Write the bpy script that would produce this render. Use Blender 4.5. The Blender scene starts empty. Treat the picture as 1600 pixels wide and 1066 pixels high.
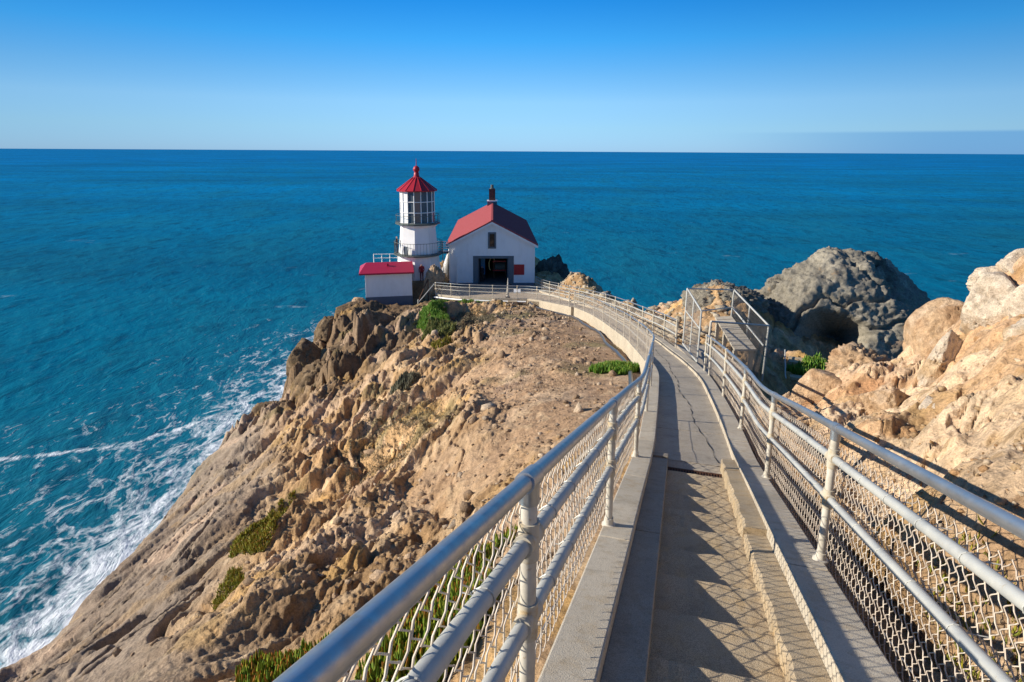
import bpy, bmesh, math, random
import numpy as np
from mathutils import Vector, Matrix
random.seed(7); rng = np.random.default_rng(7)
sc = bpy.context.scene
COL = sc.collection
R_ = math.radians

# ------------------------------------------------------------------ camera
FPX, CU, CV = 950.0, 800.0, 436.0            # focal length / principal point on a 1600 x 1066 frame
PIT, ROLL = math.atan(200.0 / FPX), R_(0.322)
_f = np.array([0, math.cos(PIT), -math.sin(PIT)]); _r = np.array([1.0, 0, 0]); _u = np.cross(_r, _f)
CR = math.cos(ROLL) * _r + math.sin(ROLL) * _u
CUp = -math.sin(ROLL) * _r + math.cos(ROLL) * _u
cam_d = bpy.data.cameras.new('camera'); cam = bpy.data.objects.new('camera', cam_d); COL.objects.link(cam)
cam.matrix_world = Matrix(((CR[0], CUp[0], -_f[0], 0), (CR[1], CUp[1], -_f[1], 0), (CR[2], CUp[2], -_f[2], 0), (0, 0, 0, 1)))
cam_d.sensor_width = 36; cam_d.lens = FPX / 1600 * 36
cam_d.shift_y = -(533.0 - CV) / 1600
cam_d.clip_start = 0.05; cam_d.clip_end = 500000
sc.camera = cam
# ------------------------------------------------------------------ sky, sun, exposure
SUN_EL, SUN_AZ = R_(24.0), R_(0.0)            # sun stands to the left of the view, az = angle ahead of due left
SUN = Vector((-math.cos(SUN_AZ) * math.cos(SUN_EL), math.sin(SUN_AZ) * math.cos(SUN_EL), math.sin(SUN_EL)))
w = bpy.data.worlds.new('World'); sc.world = w; w.use_nodes = True
nt = w.node_tree; nt.nodes.clear()
sky = nt.nodes.new('ShaderNodeTexSky'); sky.sky_type = 'NISHITA'; sky.sun_disc = False
sky.sun_elevation = SUN_EL; sky.sun_rotation = math.atan2(SUN.x, SUN.y)
sky.altitude = 0; sky.air_density = 0.5; sky.dust_density = 0.0; sky.ozone_density = 3.0
# clear marine air: the sky's colour is pushed towards the deep saturated blue of a dry winter day, the same all round
geo = nt.nodes.new('ShaderNodeTexCoord'); sx = nt.nodes.new('ShaderNodeSeparateXYZ'); nt.links.new(geo.outputs['Generated'], sx.inputs[0])
rp = nt.nodes.new('ShaderNodeValToRGB'); nt.links.new(sx.outputs['Z'], rp.inputs[0])
stops = [(0.0, (0.52, 0.70, 0.98)), (0.036, (0.80, 1.0, 1.06)), (0.075, (1.0, 1.27, 1.26)), (0.113, (0.78, 1.32, 1.40)), (0.165, (0.36, 1.36, 1.66)), (0.22, (0.17, 1.20, 1.72)), (0.45, (0.62, 1.40, 1.85)), (1.0, (0.95, 1.45, 1.80))]
el = rp.color_ramp.elements
while len(el) < len(stops): el.new(0.5)
for e_, (p_, c_) in zip(el, stops): e_.position = p_; e_.color = (c_[0] / 2, c_[1] / 2, c_[2] / 2, 1)
mu = nt.nodes.new('ShaderNodeMix'); mu.data_type = 'RGBA'; mu.blend_type = 'MULTIPLY'; mu.inputs[0].default_value = 1.0; mu.clamp_result = False
nt.links.new(sky.outputs[0], mu.inputs[6]); nt.links.new(rp.outputs[0], mu.inputs[7])
dbl = nt.nodes.new('ShaderNodeVectorMath'); dbl.operation = 'SCALE'; dbl.inputs['Scale'].default_value = 2.0; nt.links.new(mu.outputs[2], dbl.inputs[0])
bg = nt.nodes.new('ShaderNodeBackground'); bg.inputs['Strength'].default_value = 0.10
wo = nt.nodes.new('ShaderNodeOutputWorld')
# even out the brightening towards and away from the sun, as a polarised clear sky does
def wm(op, a, b):
    x = nt.nodes.new('ShaderNodeMath'); x.operation = op
    for i_, q in enumerate((a, b)):
        if hasattr(q, 'links'): nt.links.new(q, x.inputs[i_])
        else: x.inputs[i_].default_value = q
    return x.outputs[0]
x2 = wm('MULTIPLY', sx.outputs['X'], sx.outputs['X']); even = wm('DIVIDE', 1.0, wm('ADD', 1.0, wm('MULTIPLY', x2, 1.75)))
sc2 = nt.nodes.new('ShaderNodeVectorMath'); sc2.operation = 'SCALE'; nt.links.new(dbl.outputs[0], sc2.inputs[0]); nt.links.new(even, sc2.inputs['Scale'])
# thin bank of sea fog lying on the horizon towards the right
fz = nt.nodes.new('ShaderNodeMapRange'); fz.interpolation_type = 'SMOOTHSTEP'; nt.links.new(sx.outputs['Z'], fz.inputs[0]); fz.inputs[1].default_value = 0.031; fz.inputs[2].default_value = 0.026; fz.inputs[3].default_value = 0.0; fz.inputs[4].default_value = 1.0
fa = nt.nodes.new('ShaderNodeMapRange'); fa.interpolation_type = 'SMOOTHSTEP'; nt.links.new(sx.outputs['X'], fa.inputs[0]); fa.inputs[1].default_value = 0.28; fa.inputs[2].default_value = 0.60; fa.inputs[3].default_value = 0.0; fa.inputs[4].default_value = 0.55
fm = nt.nodes.new('ShaderNodeMix'); fm.data_type = 'RGBA'; nt.links.new(wm('MULTIPLY', fz.outputs[0], fa.outputs[0]), fm.inputs[0]); nt.links.new(sc2.outputs[0], fm.inputs[6]); fm.inputs[7].default_value = (0.55, 2.2, 4.8, 1)
nt.links.new(fm.outputs[2], bg.inputs[0]); nt.links.new(bg.outputs[0], wo.inputs[0])
sd = bpy.data.lights.new('sun', 'SUN'); sd.energy = 5.0; sd.angle = R_(0.42); sd.color = (1.0, 0.91, 0.77)
so = bpy.data.objects.new('sun', sd); COL.objects.link(so)
so.rotation_euler = SUN.to_track_quat('Z', 'Y').to_euler()
vs = sc.view_settings; vs.view_transform = 'Standard'; vs.look = 'None'; vs.exposure = 0.5; vs.gamma = 1.0; vs.use_curve_mapping = False
sc.cycles.max_bounces = 6; sc.cycles.transparent_max_bounces = 8
SEA = -95.0

# ------------------------------------------------------------------ helpers: objects
def setp(o, label=None, cat=None, group=None, kind=None):
    if label: o['label'] = label
    if cat: o['category'] = cat
    if group: o['group'] = group
    if kind: o['kind'] = kind
    return o
def adopt(o, parent):
    if parent is not None:
        o.parent = parent
        o.matrix_parent_inverse = Matrix.Translation(-Vector(parent.location)) if parent.type == 'EMPTY' else Matrix.Identity(4)
def empty(name, loc, label, cat, group=None):
    o = bpy.data.objects.new(name, None); COL.objects.link(o); o.location = loc; o.empty_display_size = 0.2
    return setp(o, label, cat, group)
class MB:
    def __init__(s): s.v = []; s.f = []
    def add(s, v, f):
        b = len(s.v); s.v += [tuple(map(float, p)) for p in v]; s.f += [tuple(i + b for i in q) for q in f]; return s
    def hexa(s, p):   # 8 points: bottom 0-3 ccw, top 4-7
        return s.add(p, [(3, 2, 1, 0), (4, 5, 6, 7), (0, 1, 5, 4), (1, 2, 6, 5), (2, 3, 7, 6), (3, 0, 4, 7)])
    def box(s, x0, x1, y0, y1, z0, z1, M=None):
        p = [(x0, y0, z0), (x1, y0, z0), (x1, y1, z0), (x0, y1, z0), (x0, y0, z1), (x1, y0, z1), (x1, y1, z1), (x0, y1, z1)]
        if M is not None: p = [M @ Vector(q) for q in p]
        return s.hexa(p)
    def tube(s, pts, r, n=8, cap=True):
        P = [Vector(p) for p in pts]; m = len(P)
        rr = r if isinstance(r, (list, tuple)) else [r] * m
        t = [(P[min(i + 1, m - 1)] - P[max(i - 1, 0)]).normalized() for i in range(m)]
        a = Vector((0, 0, 1)) if abs(t[0].z) < 0.9 else Vector((1, 0, 0))
        u = t[0].cross(a).normalized(); vv = []
        for i in range(m):
            u = (u - t[i] * u.dot(t[i])); u = u.normalized() if u.length > 1e-6 else t[i].orthogonal().normalized()
            b = t[i].cross(u)
            for k in range(n):
                an = 2 * math.pi * k / n
                vv.append(P[i] + (u * math.cos(an) + b * math.sin(an)) * rr[i])
        ff = []
        for i in range(m - 1):
            for k in range(n):
                k2 = (k + 1) % n; ff.append((i * n + k, i * n + k2, (i + 1) * n + k2, (i + 1) * n + k))
        if cap: ff.append(tuple(range(n - 1, -1, -1))); ff.append(tuple(range((m - 1) * n, m * n)))
        return s.add(vv, ff)
    def lathe(s, c, prof, n=16, rot=0.0, cap=True):
        vv = []; m = len(prof)
        for r, z in prof:
            for k in range(n):
                an = rot + 2 * math.pi * k / n; vv.append((c[0] + r * math.cos(an), c[1] + r * math.sin(an), c[2] + z))
        ff = [(i * n + k, i * n + (k + 1) % n, (i + 1) * n + (k + 1) % n, (i + 1) * n + k) for i in range(m - 1) for k in range(n)]
        if cap: ff.append(tuple(range(n - 1, -1, -1))); ff.append(tuple(range((m - 1) * n, m * n)))
        return s.add(vv, ff)
    def xf(s, M): s.v = [tuple(M @ Vector(p)) for p in s.v]; return s
def npmesh(name, V, F, smooth=False):
    me = bpy.data.meshes.new(name); V = np.asarray(V, np.float32); F = np.asarray(F, np.int32); k = F.shape[1]
    me.vertices.add(len(V)); me.vertices.foreach_set('co', V.ravel())
    me.loops.add(F.size); me.loops.foreach_set('vertex_index', F.ravel())
    me.polygons.add(len(F)); me.polygons.foreach_set('loop_start', np.arange(0, F.size, k, dtype=np.int32))
    me.polygons.foreach_set('loop_total', np.full(len(F), k, np.int32))
    if smooth: me.polygons.foreach_set('use_smooth', np.ones(len(F), bool))
    me.update(calc_edges=True); return me
def link(name, me, mat, parent=None, **kw):
    o = bpy.data.objects.new(name, me); COL.objects.link(o)
    if mat is not None: me.materials.append(mat)
    adopt(o, parent); setp(o, **kw); return o
def obj(name, mb, mat, parent=None, smooth=False, bevel=0, **kw):
    me = bpy.data.meshes.new(name); me.from_pydata(mb.v, [], mb.f); me.validate(); me.update()
    if smooth:
        me.polygons.foreach_set('use_smooth', [True] * len(me.polygons))
        me.set_sharp_from_angle(angle=R_(40))
    o = link(name, me, mat, parent, **kw)
    if bevel:
        b = o.modifiers.new('bevel', 'BEVEL'); b.width = bevel; b.segments = 2; b.limit_method = 'ANGLE'
    return o
def color_attr(me, name, C):
    a = me.color_attributes.new(name, 'FLOAT_COLOR', 'POINT')
    C4 = np.ones((len(C), 4), np.float32); C4[:, :3] = C; a.data.foreach_set('color', C4.ravel())
def float_attr(me, name, A):
    a = me.attributes.new(name, 'FLOAT', 'POINT'); a.data.foreach_set('value', np.asarray(A, np.float32))

# ------------------------------------------------------------------ helpers: numpy noise
def h2(ix, iy, seed):
    n = (ix.astype(np.int64) * 374761393 + iy.astype(np.int64) * 668265263 + seed * 1442695041) & 0xffffffff
    n = ((n ^ (n >> 13)) * 1274126177) & 0xffffffff
    n = ((n ^ (n >> 16)) * 2246822519) & 0xffffffff
    return ((n ^ (n >> 15)) & 0xffffff).astype(np.float64) / 0xffffff
def vn2(x, y, seed=0):
    ix = np.floor(x); iy = np.floor(y); fx = x - ix; fy = y - iy
    fx = fx * fx * fx * (fx * (fx * 6 - 15) + 10); fy = fy * fy * fy * (fy * (fy * 6 - 15) + 10)
    a = h2(ix, iy, seed); b = h2(ix + 1, iy, seed); c = h2(ix, iy + 1, seed); d = h2(ix + 1, iy + 1, seed)
    return ((a + (b - a) * fx) * (1 - fy) + (c + (d - c) * fx) * fy) * 2 - 1
def fbm(x, y, oct=4, seed=0, lac=2.03, gain=0.5, ridged=False):
    s = 0; a = 1; t = 0; c, sn = math.cos(0.6), math.sin(0.6)
    for i in range(oct):
        n = vn2(x, y, seed + i * 17)
        if ridged: n = 1 - 2 * np.abs(n)
        s = s + a * n; t += a; a *= gain
        x, y = (x * c - y * sn) * lac + 3.7, (x * sn + y * c) * lac + 1.3
    return s / t
def cells(x, y, seed=0):
    """cellular noise: F1, F2, per-cell random, tilted facet height"""
    ix = np.floor(x); iy = np.floor(y)
    f1 = np.full(x.shape, 9.0); f2 = np.full(x.shape, 9.0); rid = np.zeros(x.shape); tl = np.zeros(x.shape)
    for dx in (-1, 0, 1):
        for dy in (-1, 0, 1):
            cx = ix + dx; cy = iy + dy
            px = cx + h2(cx, cy, seed) - x; py = cy + h2(cx, cy, seed + 5) - y
            d = px * px + py * py
            nearer = d < f1
            f2 = np.where(nearer, f1, np.minimum(f2, d))
            rr = h2(cx, cy, seed + 9)
            tt = -px * (h2(cx, cy, seed + 11) * 2 - 1) - py * (h2(cx, cy, seed + 13) * 2 - 1)
            rid = np.where(nearer, rr, rid); tl = np.where(nearer, tt, tl); f1 = np.where(nearer, d, f1)
    return np.sqrt(f1), np.sqrt(f2), rid, tl
def tri(x, y, seed=0):
    """continuous noise of flat triangular facets with sharp creases"""
    s_ = (x + y) * 0.366025; xs = x + s_; ys = y + s_; i = np.floor(xs); j = np.floor(ys); fx = xs - i; fy = ys - j
    a = h2(i, j, seed); d = h2(i + 1, j + 1, seed); up = fx > fy
    b = np.where(up, h2(i + 1, j, seed), h2(i, j + 1, seed)); hi = np.maximum(fx, fy); lo = np.minimum(fx, fy)
    return (a * (1 - hi) + b * (hi - lo) + d * lo) * 2 - 1
def facet(x, y, oct=3, seed=0, gain=0.45, lac=2.4):
    s = 0; a = 1.0; c, sn = math.cos(0.9), math.sin(0.9)
    for k in range(oct):
        s = s + a * tri(x, y, seed + 23 * k); a *= gain; x, y = (x * c - y * sn) * lac + 5.1, (x * sn + y * c) * lac + 2.7
    return s
def sstep(a, b, x):
    t = np.clip((x - a) / (b - a), 0, 1); return t * t * (3 - 2 * t)

# ------------------------------------------------------------------ helpers: materials
class NT:
    def __init__(s, name):
        s.m = bpy.data.materials.new(name); s.m.use_nodes = True; s.t = s.m.node_tree; s.t.nodes.clear()
        s.out = s.n('ShaderNodeOutputMaterial')
    def n(s, ty, **kw):
        x = s.t.nodes.new(ty)
        for k, v in kw.items():
            if hasattr(x, k): setattr(x, k, v)
        return x
    def l(s, a, b): s.t.links.new(a, b)
    def val(s, sock, v):
        if hasattr(v, 'links'): s.l(v, sock)
        else: sock.default_value = v
    def pos(s): return s.n('ShaderNodeTexCoord').outputs['Object']
    def mapping(s, v, scale=(1, 1, 1), rot=(0, 0, 0)):
        m = s.n('ShaderNodeMapping'); s.l(v, m.inputs[0]); m.inputs['Scale'].default_value = scale; m.inputs['Rotation'].default_value = rot; return m.outputs[0]
    def noise(s, v, scale, detail=4, rough=0.55, dist=0.0):
        x = s.n('ShaderNodeTexNoise'); s.l(v, x.inputs['Vector']); x.inputs['Scale'].default_value = scale; x.inputs['Detail'].default_value = detail
        x.inputs['Roughness'].default_value = rough; x.inputs['Distortion'].default_value = dist; return x.outputs['Fac']
    def voro(s, v, scale, feature='F1', rnd=1.0):
        x = s.n('ShaderNodeTexVoronoi', feature=feature); s.l(v, x.inputs['Vector']); x.inputs['Scale'].default_value = scale; x.inputs['Randomness'].default_value = rnd; return x.outputs['Distance']
    def ramp(s, f, stops):
        x = s.n('ShaderNodeValToRGB'); s.l(f, x.inputs[0]); e = x.color_ramp.elements
        while len(e) < len(stops): e.new(0.5)
        for el, (p, c) in zip(e, stops): el.position = p; el.color = (c, c, c, 1) if isinstance(c, (int, float)) else (*c, 1)
        return x.outputs[0]
    def mix(s, f, a, b, mode='MIX'):
        x = s.n('ShaderNodeMix', data_type='RGBA', blend_type=mode)
        s.val(x.inputs[0], f)
        for k, q in ((6, a), (7, b)): s.val(x.inputs[k], (*q, 1) if isinstance(q, tuple) else q)
        return x.outputs[2]
    def math(s, op, a, b=0.0, clamp=False):
        x = s.n('ShaderNodeMath', operation=op); x.use_clamp = clamp; s.val(x.inputs[0], a); s.val(x.inputs[1], b); return x.outputs[0]
    def bump(s, h, dist, strength=1.0, prev=None):
        x = s.n('ShaderNodeBump'); s.l(h, x.inputs['Height']); x.inputs['Distance'].default_value = dist; x.inputs['Strength'].default_value = strength
        if prev is not None: s.l(prev, x.inputs['Normal'])
        return x.outputs[0]
    def attr(s, name, out='Color'): x = s.n('ShaderNodeAttribute', attribute_name=name); return x.outputs[out]
    def bsdf(s, color, rough=0.6, metal=0.0, normal=None, spec=0.4, **kw):
        b = s.n('ShaderNodeBsdfPrincipled')
        s.val(b.inputs['Base Color'], (*color, 1) if isinstance(color, tuple) else color)
        s.val(b.inputs['Roughness'], rough); s.val(b.inputs['Metallic'], metal); b.inputs['Specular IOR Level'].default_value = spec
        if normal is not None: s.l(normal, b.inputs['Normal'])
        for k, v in kw.items(): b.inputs[k].default_value = v
        s.l(b.outputs[0], s.out.inputs[0]); return s.m

def mat_worn(name, base, dark, rough=0.6, scale=2.0, fine=60, bump=0.002, metal=0.0, spec=0.4, amount=0.6):
    t = NT(name); p = t.pos()
    a = t.noise(p, scale, 6, 0.65); f = t.ramp(a, [(0.38, 0), (0.68, 1)]); f = t.math('MULTIPLY', f, amount)
    c = t.mix(f, base, dark); g = t.noise(p, fine, 3, 0.6)
    c = t.mix(t.math('MULTIPLY', g, 0.25), c, tuple(x * 0.55 for x in base))
    return t.bsdf(c, rough, metal, t.bump(g, bump), spec)
# concrete of kerbs / ramp / steps
def mat_concrete(name, a, b, stain, fine=140, bump=0.003, spk=(0.62, 1.22)):
    t = NT(name); p = t.pos()
    n1 = t.noise(p, 0.9, 7, 0.62); n2 = t.noise(p, 7.0, 5, 0.6); n3 = t.noise(p, fine, 2, 0.5)
    c = t.mix(t.ramp(n1, [(0.36, 0), (0.66, 1)]), a, b)
    c = t.mix(t.math('MULTIPLY', t.ramp(n2, [(0.5, 0), (0.72, 1)]), 0.45), c, stain)
    sp = t.ramp(n3, [(0.36, spk[0]), (0.5, 1.0), (0.66, spk[1])])
    c = t.mix(1.0, c, sp, 'MULTIPLY')
    blot = t.noise(p, 2.6, 8, 0.72, 0.8); c = t.mix(t.math('MULTIPLY', t.ramp(blot, [(0.54, 0), (0.70, 1)]), 0.5), c, tuple(x * 0.55 for x in b))
    c = t.mix(t.math('MULTIPLY', t.ramp(t.noise(p, 1.3, 6, 0.7, 1.5), [(0.62, 0), (0.74, 1)]), 0.45), c, stain)
    streak = t.noise(t.mapping(p, (1, 1, 0.15)), 14, 3, 0.6)
    c = t.mix(t.math('MULTIPLY', t.ramp(streak, [(0.55, 0), (0.8, 1)]), 0.35), c, tuple(x * 0.5 for x in stain))
    nb = t.bump(n3, bump, 0.9); nb = t.bump(n2, 0.008, 0.35, nb)
    return t.bsdf(c, 0.85, 0, nb, 0.25)
M_CURB = mat_concrete('curb_concrete', (0.56, 0.50, 0.40), (0.44, 0.39, 0.31), (0.38, 0.27, 0.14), spk=(0.82, 1.1))
M_RAMP = mat_concrete('ramp_concrete', (0.45, 0.395, 0.315), (0.36, 0.315, 0.255), (0.29, 0.235, 0.17), spk=(0.75, 1.15))
M_STEP = mat_concrete('step_concrete', (0.52, 0.415, 0.275), (0.41, 0.325, 0.22), (0.50, 0.33, 0.14), fine=190, bump=0.006)
M_SHADED_LEDGE = mat_concrete('shaded_ledge_concrete', (0.36, 0.315, 0.25), (0.27, 0.235, 0.19), (0.24, 0.18, 0.11), spk=(0.75, 1.15))  # left ledge only: concrete darkened, the curb's shade put into its colour
M_WALL = mat_concrete('retaining_wall_concrete', (0.55, 0.48, 0.37), (0.45, 0.39, 0.30), (0.33, 0.25, 0.16))
M_TERR = mat_concrete('terrace_concrete', (0.50, 0.41, 0.30), (0.40, 0.33, 0.25), (0.3, 0.24, 0.17))
M_TAR = mat_worn('tar_seam', (0.03, 0.028, 0.026), (0.05, 0.045, 0.04), 0.8)
M_CAVITY = mat_worn('dark_cavity', (0.02, 0.018, 0.016), (0.03, 0.026, 0.02), 0.9)
M_RUST = mat_worn('rusty_iron', (0.10, 0.048, 0.028), (0.17, 0.075, 0.035), 0.75, 12, 80, 0.004, 0.2)
# galvanised / painted pipe
t = NT('galvanised_pipe'); p = t.pos()
n1 = t.noise(p, 3.0, 6, 0.65); n2 = t.noise(p, 30, 3)
c = t.mix(t.ramp(n1, [(0.35, 0), (0.7, 1)]), (0.50, 0.51, 0.52), (0.36, 0.38, 0.40)); c = t.mix(t.math('MULTIPLY', n2, 0.3), c, (0.26, 0.26, 0.25))
c = t.mix(t.ramp(t.noise(p, 11, 6, 0.75), [(0.60, 0), (0.72, 0.55)]), c, (0.30, 0.24, 0.17))
M_GALV = t.bsdf(c, t.ramp(n2, [(0.3, 0.32), (0.7, 0.52)]), 0.8, t.bump(n2, 0.0006), 0.5)
t = NT('painted_post'); p = t.pos()
n1 = t.noise(p, 5.0, 6, 0.65); n2 = t.noise(p, 45, 3)
c = t.mix(t.ramp(n1, [(0.42, 0), (0.72, 1)]), (0.60, 0.56, 0.48), (0.43, 0.39, 0.31)); c = t.mix(t.ramp(n2, [(0.62, 0), (0.75, 0.6)]), c, (0.33, 0.22, 0.09))
M_POST = t.bsdf(c, 0.5, 0.0, t.bump(n2, 0.001), 0.4)
t = NT('grey_painted_pipe'); p = t.pos()
n1 = t.noise(p, 4.0, 6, 0.65); n2 = t.noise(p, 40, 3)
c = t.mix(t.ramp(n1, [(0.4, 0), (0.7, 1)]), (0.50, 0.50, 0.46), (0.36, 0.37, 0.36)); c = t.mix(t.ramp(n2, [(0.66, 0), (0.78, 0.5)]), c, (0.35, 0.25, 0.12))
M_PIPE = t.bsdf(c, 0.48, 0.1, t.bump(n2, 0.0008), 0.45)
t = NT('fitting_paint'); p = t.pos()
n1 = t.noise(p, 16.0, 5, 0.65)
M_FIT = t.bsdf(t.mix(t.ramp(n1, [(0.5, 0), (0.75, 1)]), (0.52, 0.47, 0.37), (0.42, 0.28, 0.11)), 0.55, 0.0, t.bump(n1, 0.002), 0.35)
t = NT('coated_wire'); p = t.pos()
n1 = t.noise(p, 9.0, 4, 0.65)
M_WIRE = t.bsdf(t.mix(t.ramp(n1, [(0.4, 0), (0.7, 1)]), (0.64, 0.56, 0.46), (0.46, 0.37, 0.29)), 0.5, 0.0, None, 0.4)

# ------------------------------------------------------------------ walkway layout (metres, camera at the origin)
HD = R_(16.10); TS = 0.3075                      # stair heading (right of Y) and slope
FWD = np.array([math.sin(HD), math.cos(HD), 0.0]); LAT = np.array([math.cos(HD), -math.sin(HD), 0.0])
HC, HSTEP, HLED = 1.65, 1.83, 1.745              # camera height over curb / nosing / ledge planes
def SP(lat, a, h): return LAT * lat + FWD * a + np.array([0, 0, -(h + TS * a)])
RFX = [(4.0, 9.8), (4.84, 13.03), (5.71, 16.6), (6.14, 19.6), (6.46, 22.9), (6.68, 25.6), (6.75, 28.0), (6.82, 30.6), (6.84, 34.7), (6.70, 38.2), (6.48, 40.75), (6.07, 43.9), (5.42, 47.6), (4.88, 50.3), (4.22, 53.6), (3.56, 56.2), (2.95, 58.5), (2.42, 61.2)]
KY = [7.9, 9.7, 13, 16.6, 22.9, 27.75, 32, 39.4, 50, 57, 61, 70]; KZ = [-4.29, -4.67, -5.44, -6.30, -7.55, -8.45, -9.25, -10.5, -12.25, -13.3, -13.7, -13.7]
def g(y): return np.interp(y, KY, KZ)
HW = 0.83; CLAT = 0.33
ctrl = [SP(CLAT, a, HC) for a in (-6, -3, 0, 3, 6, 8.6)]
rf = [np.array([x, y, 0]) for x, y in RFX]
for i, q in enumerate(rf):
    d = rf[min(i + 1, len(rf) - 1)] - rf[max(i - 1, 0)]; d /= np.linalg.norm(d)
    c = q - np.array([d[1], -d[0], 0]) * HW; c[2] = g(q[1] ); ctrl.append(c)
def catmull(pts, per=14):
    pts = [np.array(p, float) for p in pts]; out = []
    for i in range(len(pts) - 1):
        p0 = pts[max(i - 1, 0)]; p1 = pts[i]; p2 = pts[i + 1]; p3 = pts[min(i + 2, len(pts) - 1)]
        for k in range(per):
            u = k / per
            out.append(0.5 * ((2 * p1) + (-p0 + p2) * u + (2 * p0 - 5 * p1 + 4 * p2 - p3) * u * u + (-p0 + 3 * p1 - 3 * p2 + p3) * u ** 3))
    out.append(pts[-1]); return np.array(out)
CL = catmull(ctrl)
_cum = np.concatenate([[0], np.cumsum(np.linalg.norm(np.diff(CL[:, :2], axis=0), axis=1))])
def station(s):
    p = np.array([np.interp(s, _cum, CL[:, k]) for k in range(3)])
    a = np.array([np.interp(s - 0.35, _cum, CL[:, k]) for k in range(2)]); b = np.array([np.interp(s + 0.35, _cum, CL[:, k]) for k in range(2)])
    d = (b - a) / np.linalg.norm(b - a); return p, np.array([d[1], -d[0], 0.0]), np.array([d[0], d[1], 0.0])
S0 = 6.0                                          # station of along = 0
S_END = _cum[-1]
def near_station(x, y):
    k = np.argmin((CL[:, 0] - x) ** 2 + (CL[:, 1] - y) ** 2); return _cum[k]
def edge(s, off, dz=0.0):
    p, n, _ = station(s); q = p + n * off; q[2] += dz; return q
# terrace in front of the house: outline (plan)
TERR = [(3.9, 44.0), (3.3, 46.4), (2.45, 48.6), (1.3, 50.1), (-1.4, 50.6), (-4.5, 51.7), (-7.0, 54.1), (-7.2, 58.0), (-6.9, 62.3)]
LF_END = near_station(4.2, 42.9)
TERR[0] = tuple(edge(LF_END, -0.85)[:2])

# ------------------------------------------------------------------ sea
def make_sea():
    az = np.concatenate([np.linspace(-180, -50, 40, endpoint=False), np.linspace(-50, 50, 640, endpoint=False), np.linspace(50, 180, 41)])
    rad = np.concatenate([np.linspace(5, 60, 8, endpoint=False), np.geomspace(60, 900, 420, endpoint=False), np.geomspace(900, 160000, 170)])
    A, Rr = np.meshgrid(np.radians(az), rad); X = Rr * np.sin(A); Y = Rr * np.cos(A)
    amp = np.exp(-Rr / 2500.0) * sstep(40, 90, Rr)
    # wind sea running towards the left shore
    ux = X * 0.80 + Y * 0.60; uy = -X * 0.60 + Y * 0.80
    Z = 0.55 * fbm(ux / 22, uy / 46, 3, 3) + 0.32 * fbm(ux / 7, uy / 15, 3, 8, ridged=True)
    Z = Z * amp + SEA
    V = np.stack([X, Y, Z], -1).reshape(-1, 3); nr, na = X.shape
    i = np.arange(nr - 1)[:, None] * na + np.arange(na - 1)[None]
    F = np.stack([i, i + 1, i + na + 1, i + na], -1).reshape(-1, 4)
    me = npmesh('sea', V, F, True)
    def dpoly(pts):
        d = np.full(X.shape, 1e9)
        for (ax, ay), (bx, by) in zip(pts[:-1], pts[1:]):
            ex, ey = bx - ax, by - ay; tt = np.clip(((X - ax) * ex + (Y - ay) * ey) / (ex * ex + ey * ey), 0, 1)
            d = np.minimum(d, np.hypot(X - ax - tt * ex, Y - ay - tt * ey))
        return d
    shore = [(-84, 20), (-86, 60), (-88, 95), (-86, 128), (-86, 160), (-89, 186), (-86, 215), (-80, 250), (-70, 300)]
    wob = fbm(X / 18, Y / 18, 4, 21)
    d1 = dpoly(shore) + wob * 8
    f = 0.34 * np.exp(-np.clip(d1, 0, None) / 14) + 0.50 * np.exp(-np.clip(d1, 0, None) / 74)
    line = [(-215, 150), (-159, 173), (-138, 180), (-124, 186), (-112, 200), (-104, 213), (-99, 232), (-92, 240), (-80, 246)]
    wob2 = fbm(X / 5, Y / 5, 4, 25); along = fbm(X / 26, Y / 26, 3, 27)
    d2 = dpoly(line) + np.abs(wob) * 4.0 + np.abs(wob2) * 2.5 + 1.5 * along
    f = np.maximum(f, (0.80 + 0.3 * along) * np.exp(-(np.clip(d2, 0, None) / 3.4) ** 2)); f = np.maximum(f, 0.36 * np.exp(-(d2 / 10) ** 2))
    for ln, wdt, st in ([(-190, 190), (-150, 204), (-128, 216), (-108, 226)], 14, 0.30), ([(-124, 258), (-98, 272), (-84, 285)], 8, 0.42), ([(-112, 345), (-94, 352)], 8, 0.34):
        f = np.maximum(f, st * np.exp(-((dpoly(ln) + np.abs(wob) * 4) / wdt) ** 2))
    float_attr(me, 'foam', f.ravel())
    return me
t = NT('sea_water'); p = t.pos()
sep = t.n('ShaderNodeSeparateXYZ'); t.l(p, sep.inputs[0])
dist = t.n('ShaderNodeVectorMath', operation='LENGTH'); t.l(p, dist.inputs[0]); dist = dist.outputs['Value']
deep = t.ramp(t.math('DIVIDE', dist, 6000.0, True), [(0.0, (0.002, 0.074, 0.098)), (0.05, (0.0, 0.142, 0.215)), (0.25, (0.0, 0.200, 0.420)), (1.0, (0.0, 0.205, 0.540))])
m1 = t.mapping(p, (1.0, 0.45, 1.0), (0, 0, R_(35)))
m2 = t.mapping(p, (0.35, 1.0, 1.0), (0, 0, R_(-8)))
swell = t.noise(m1, 0.012, 4, 0.6); gust = t.noise(m2, 0.0035, 5, 0.6)
deep = t.mix(t.ramp(gust, [(0.35, 0.0), (0.68, 0.55)]), deep, (0.004, 0.05, 0.085))
deep = t.mix(t.ramp(swell, [(0.42, 0.0), (0.7, 0.5)]), deep, (0.01, 0.15, 0.19))
chop = t.noise(m1, 0.09, 5, 0.68, 0.6); chop2 = t.noise(m1, 0.45, 4, 0.65, 0.4)
deep = t.mix(t.ramp(chop, [(0.48, 0.0), (0.68, 0.62)]), deep, (0.002, 0.038, 0.06))
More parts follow.
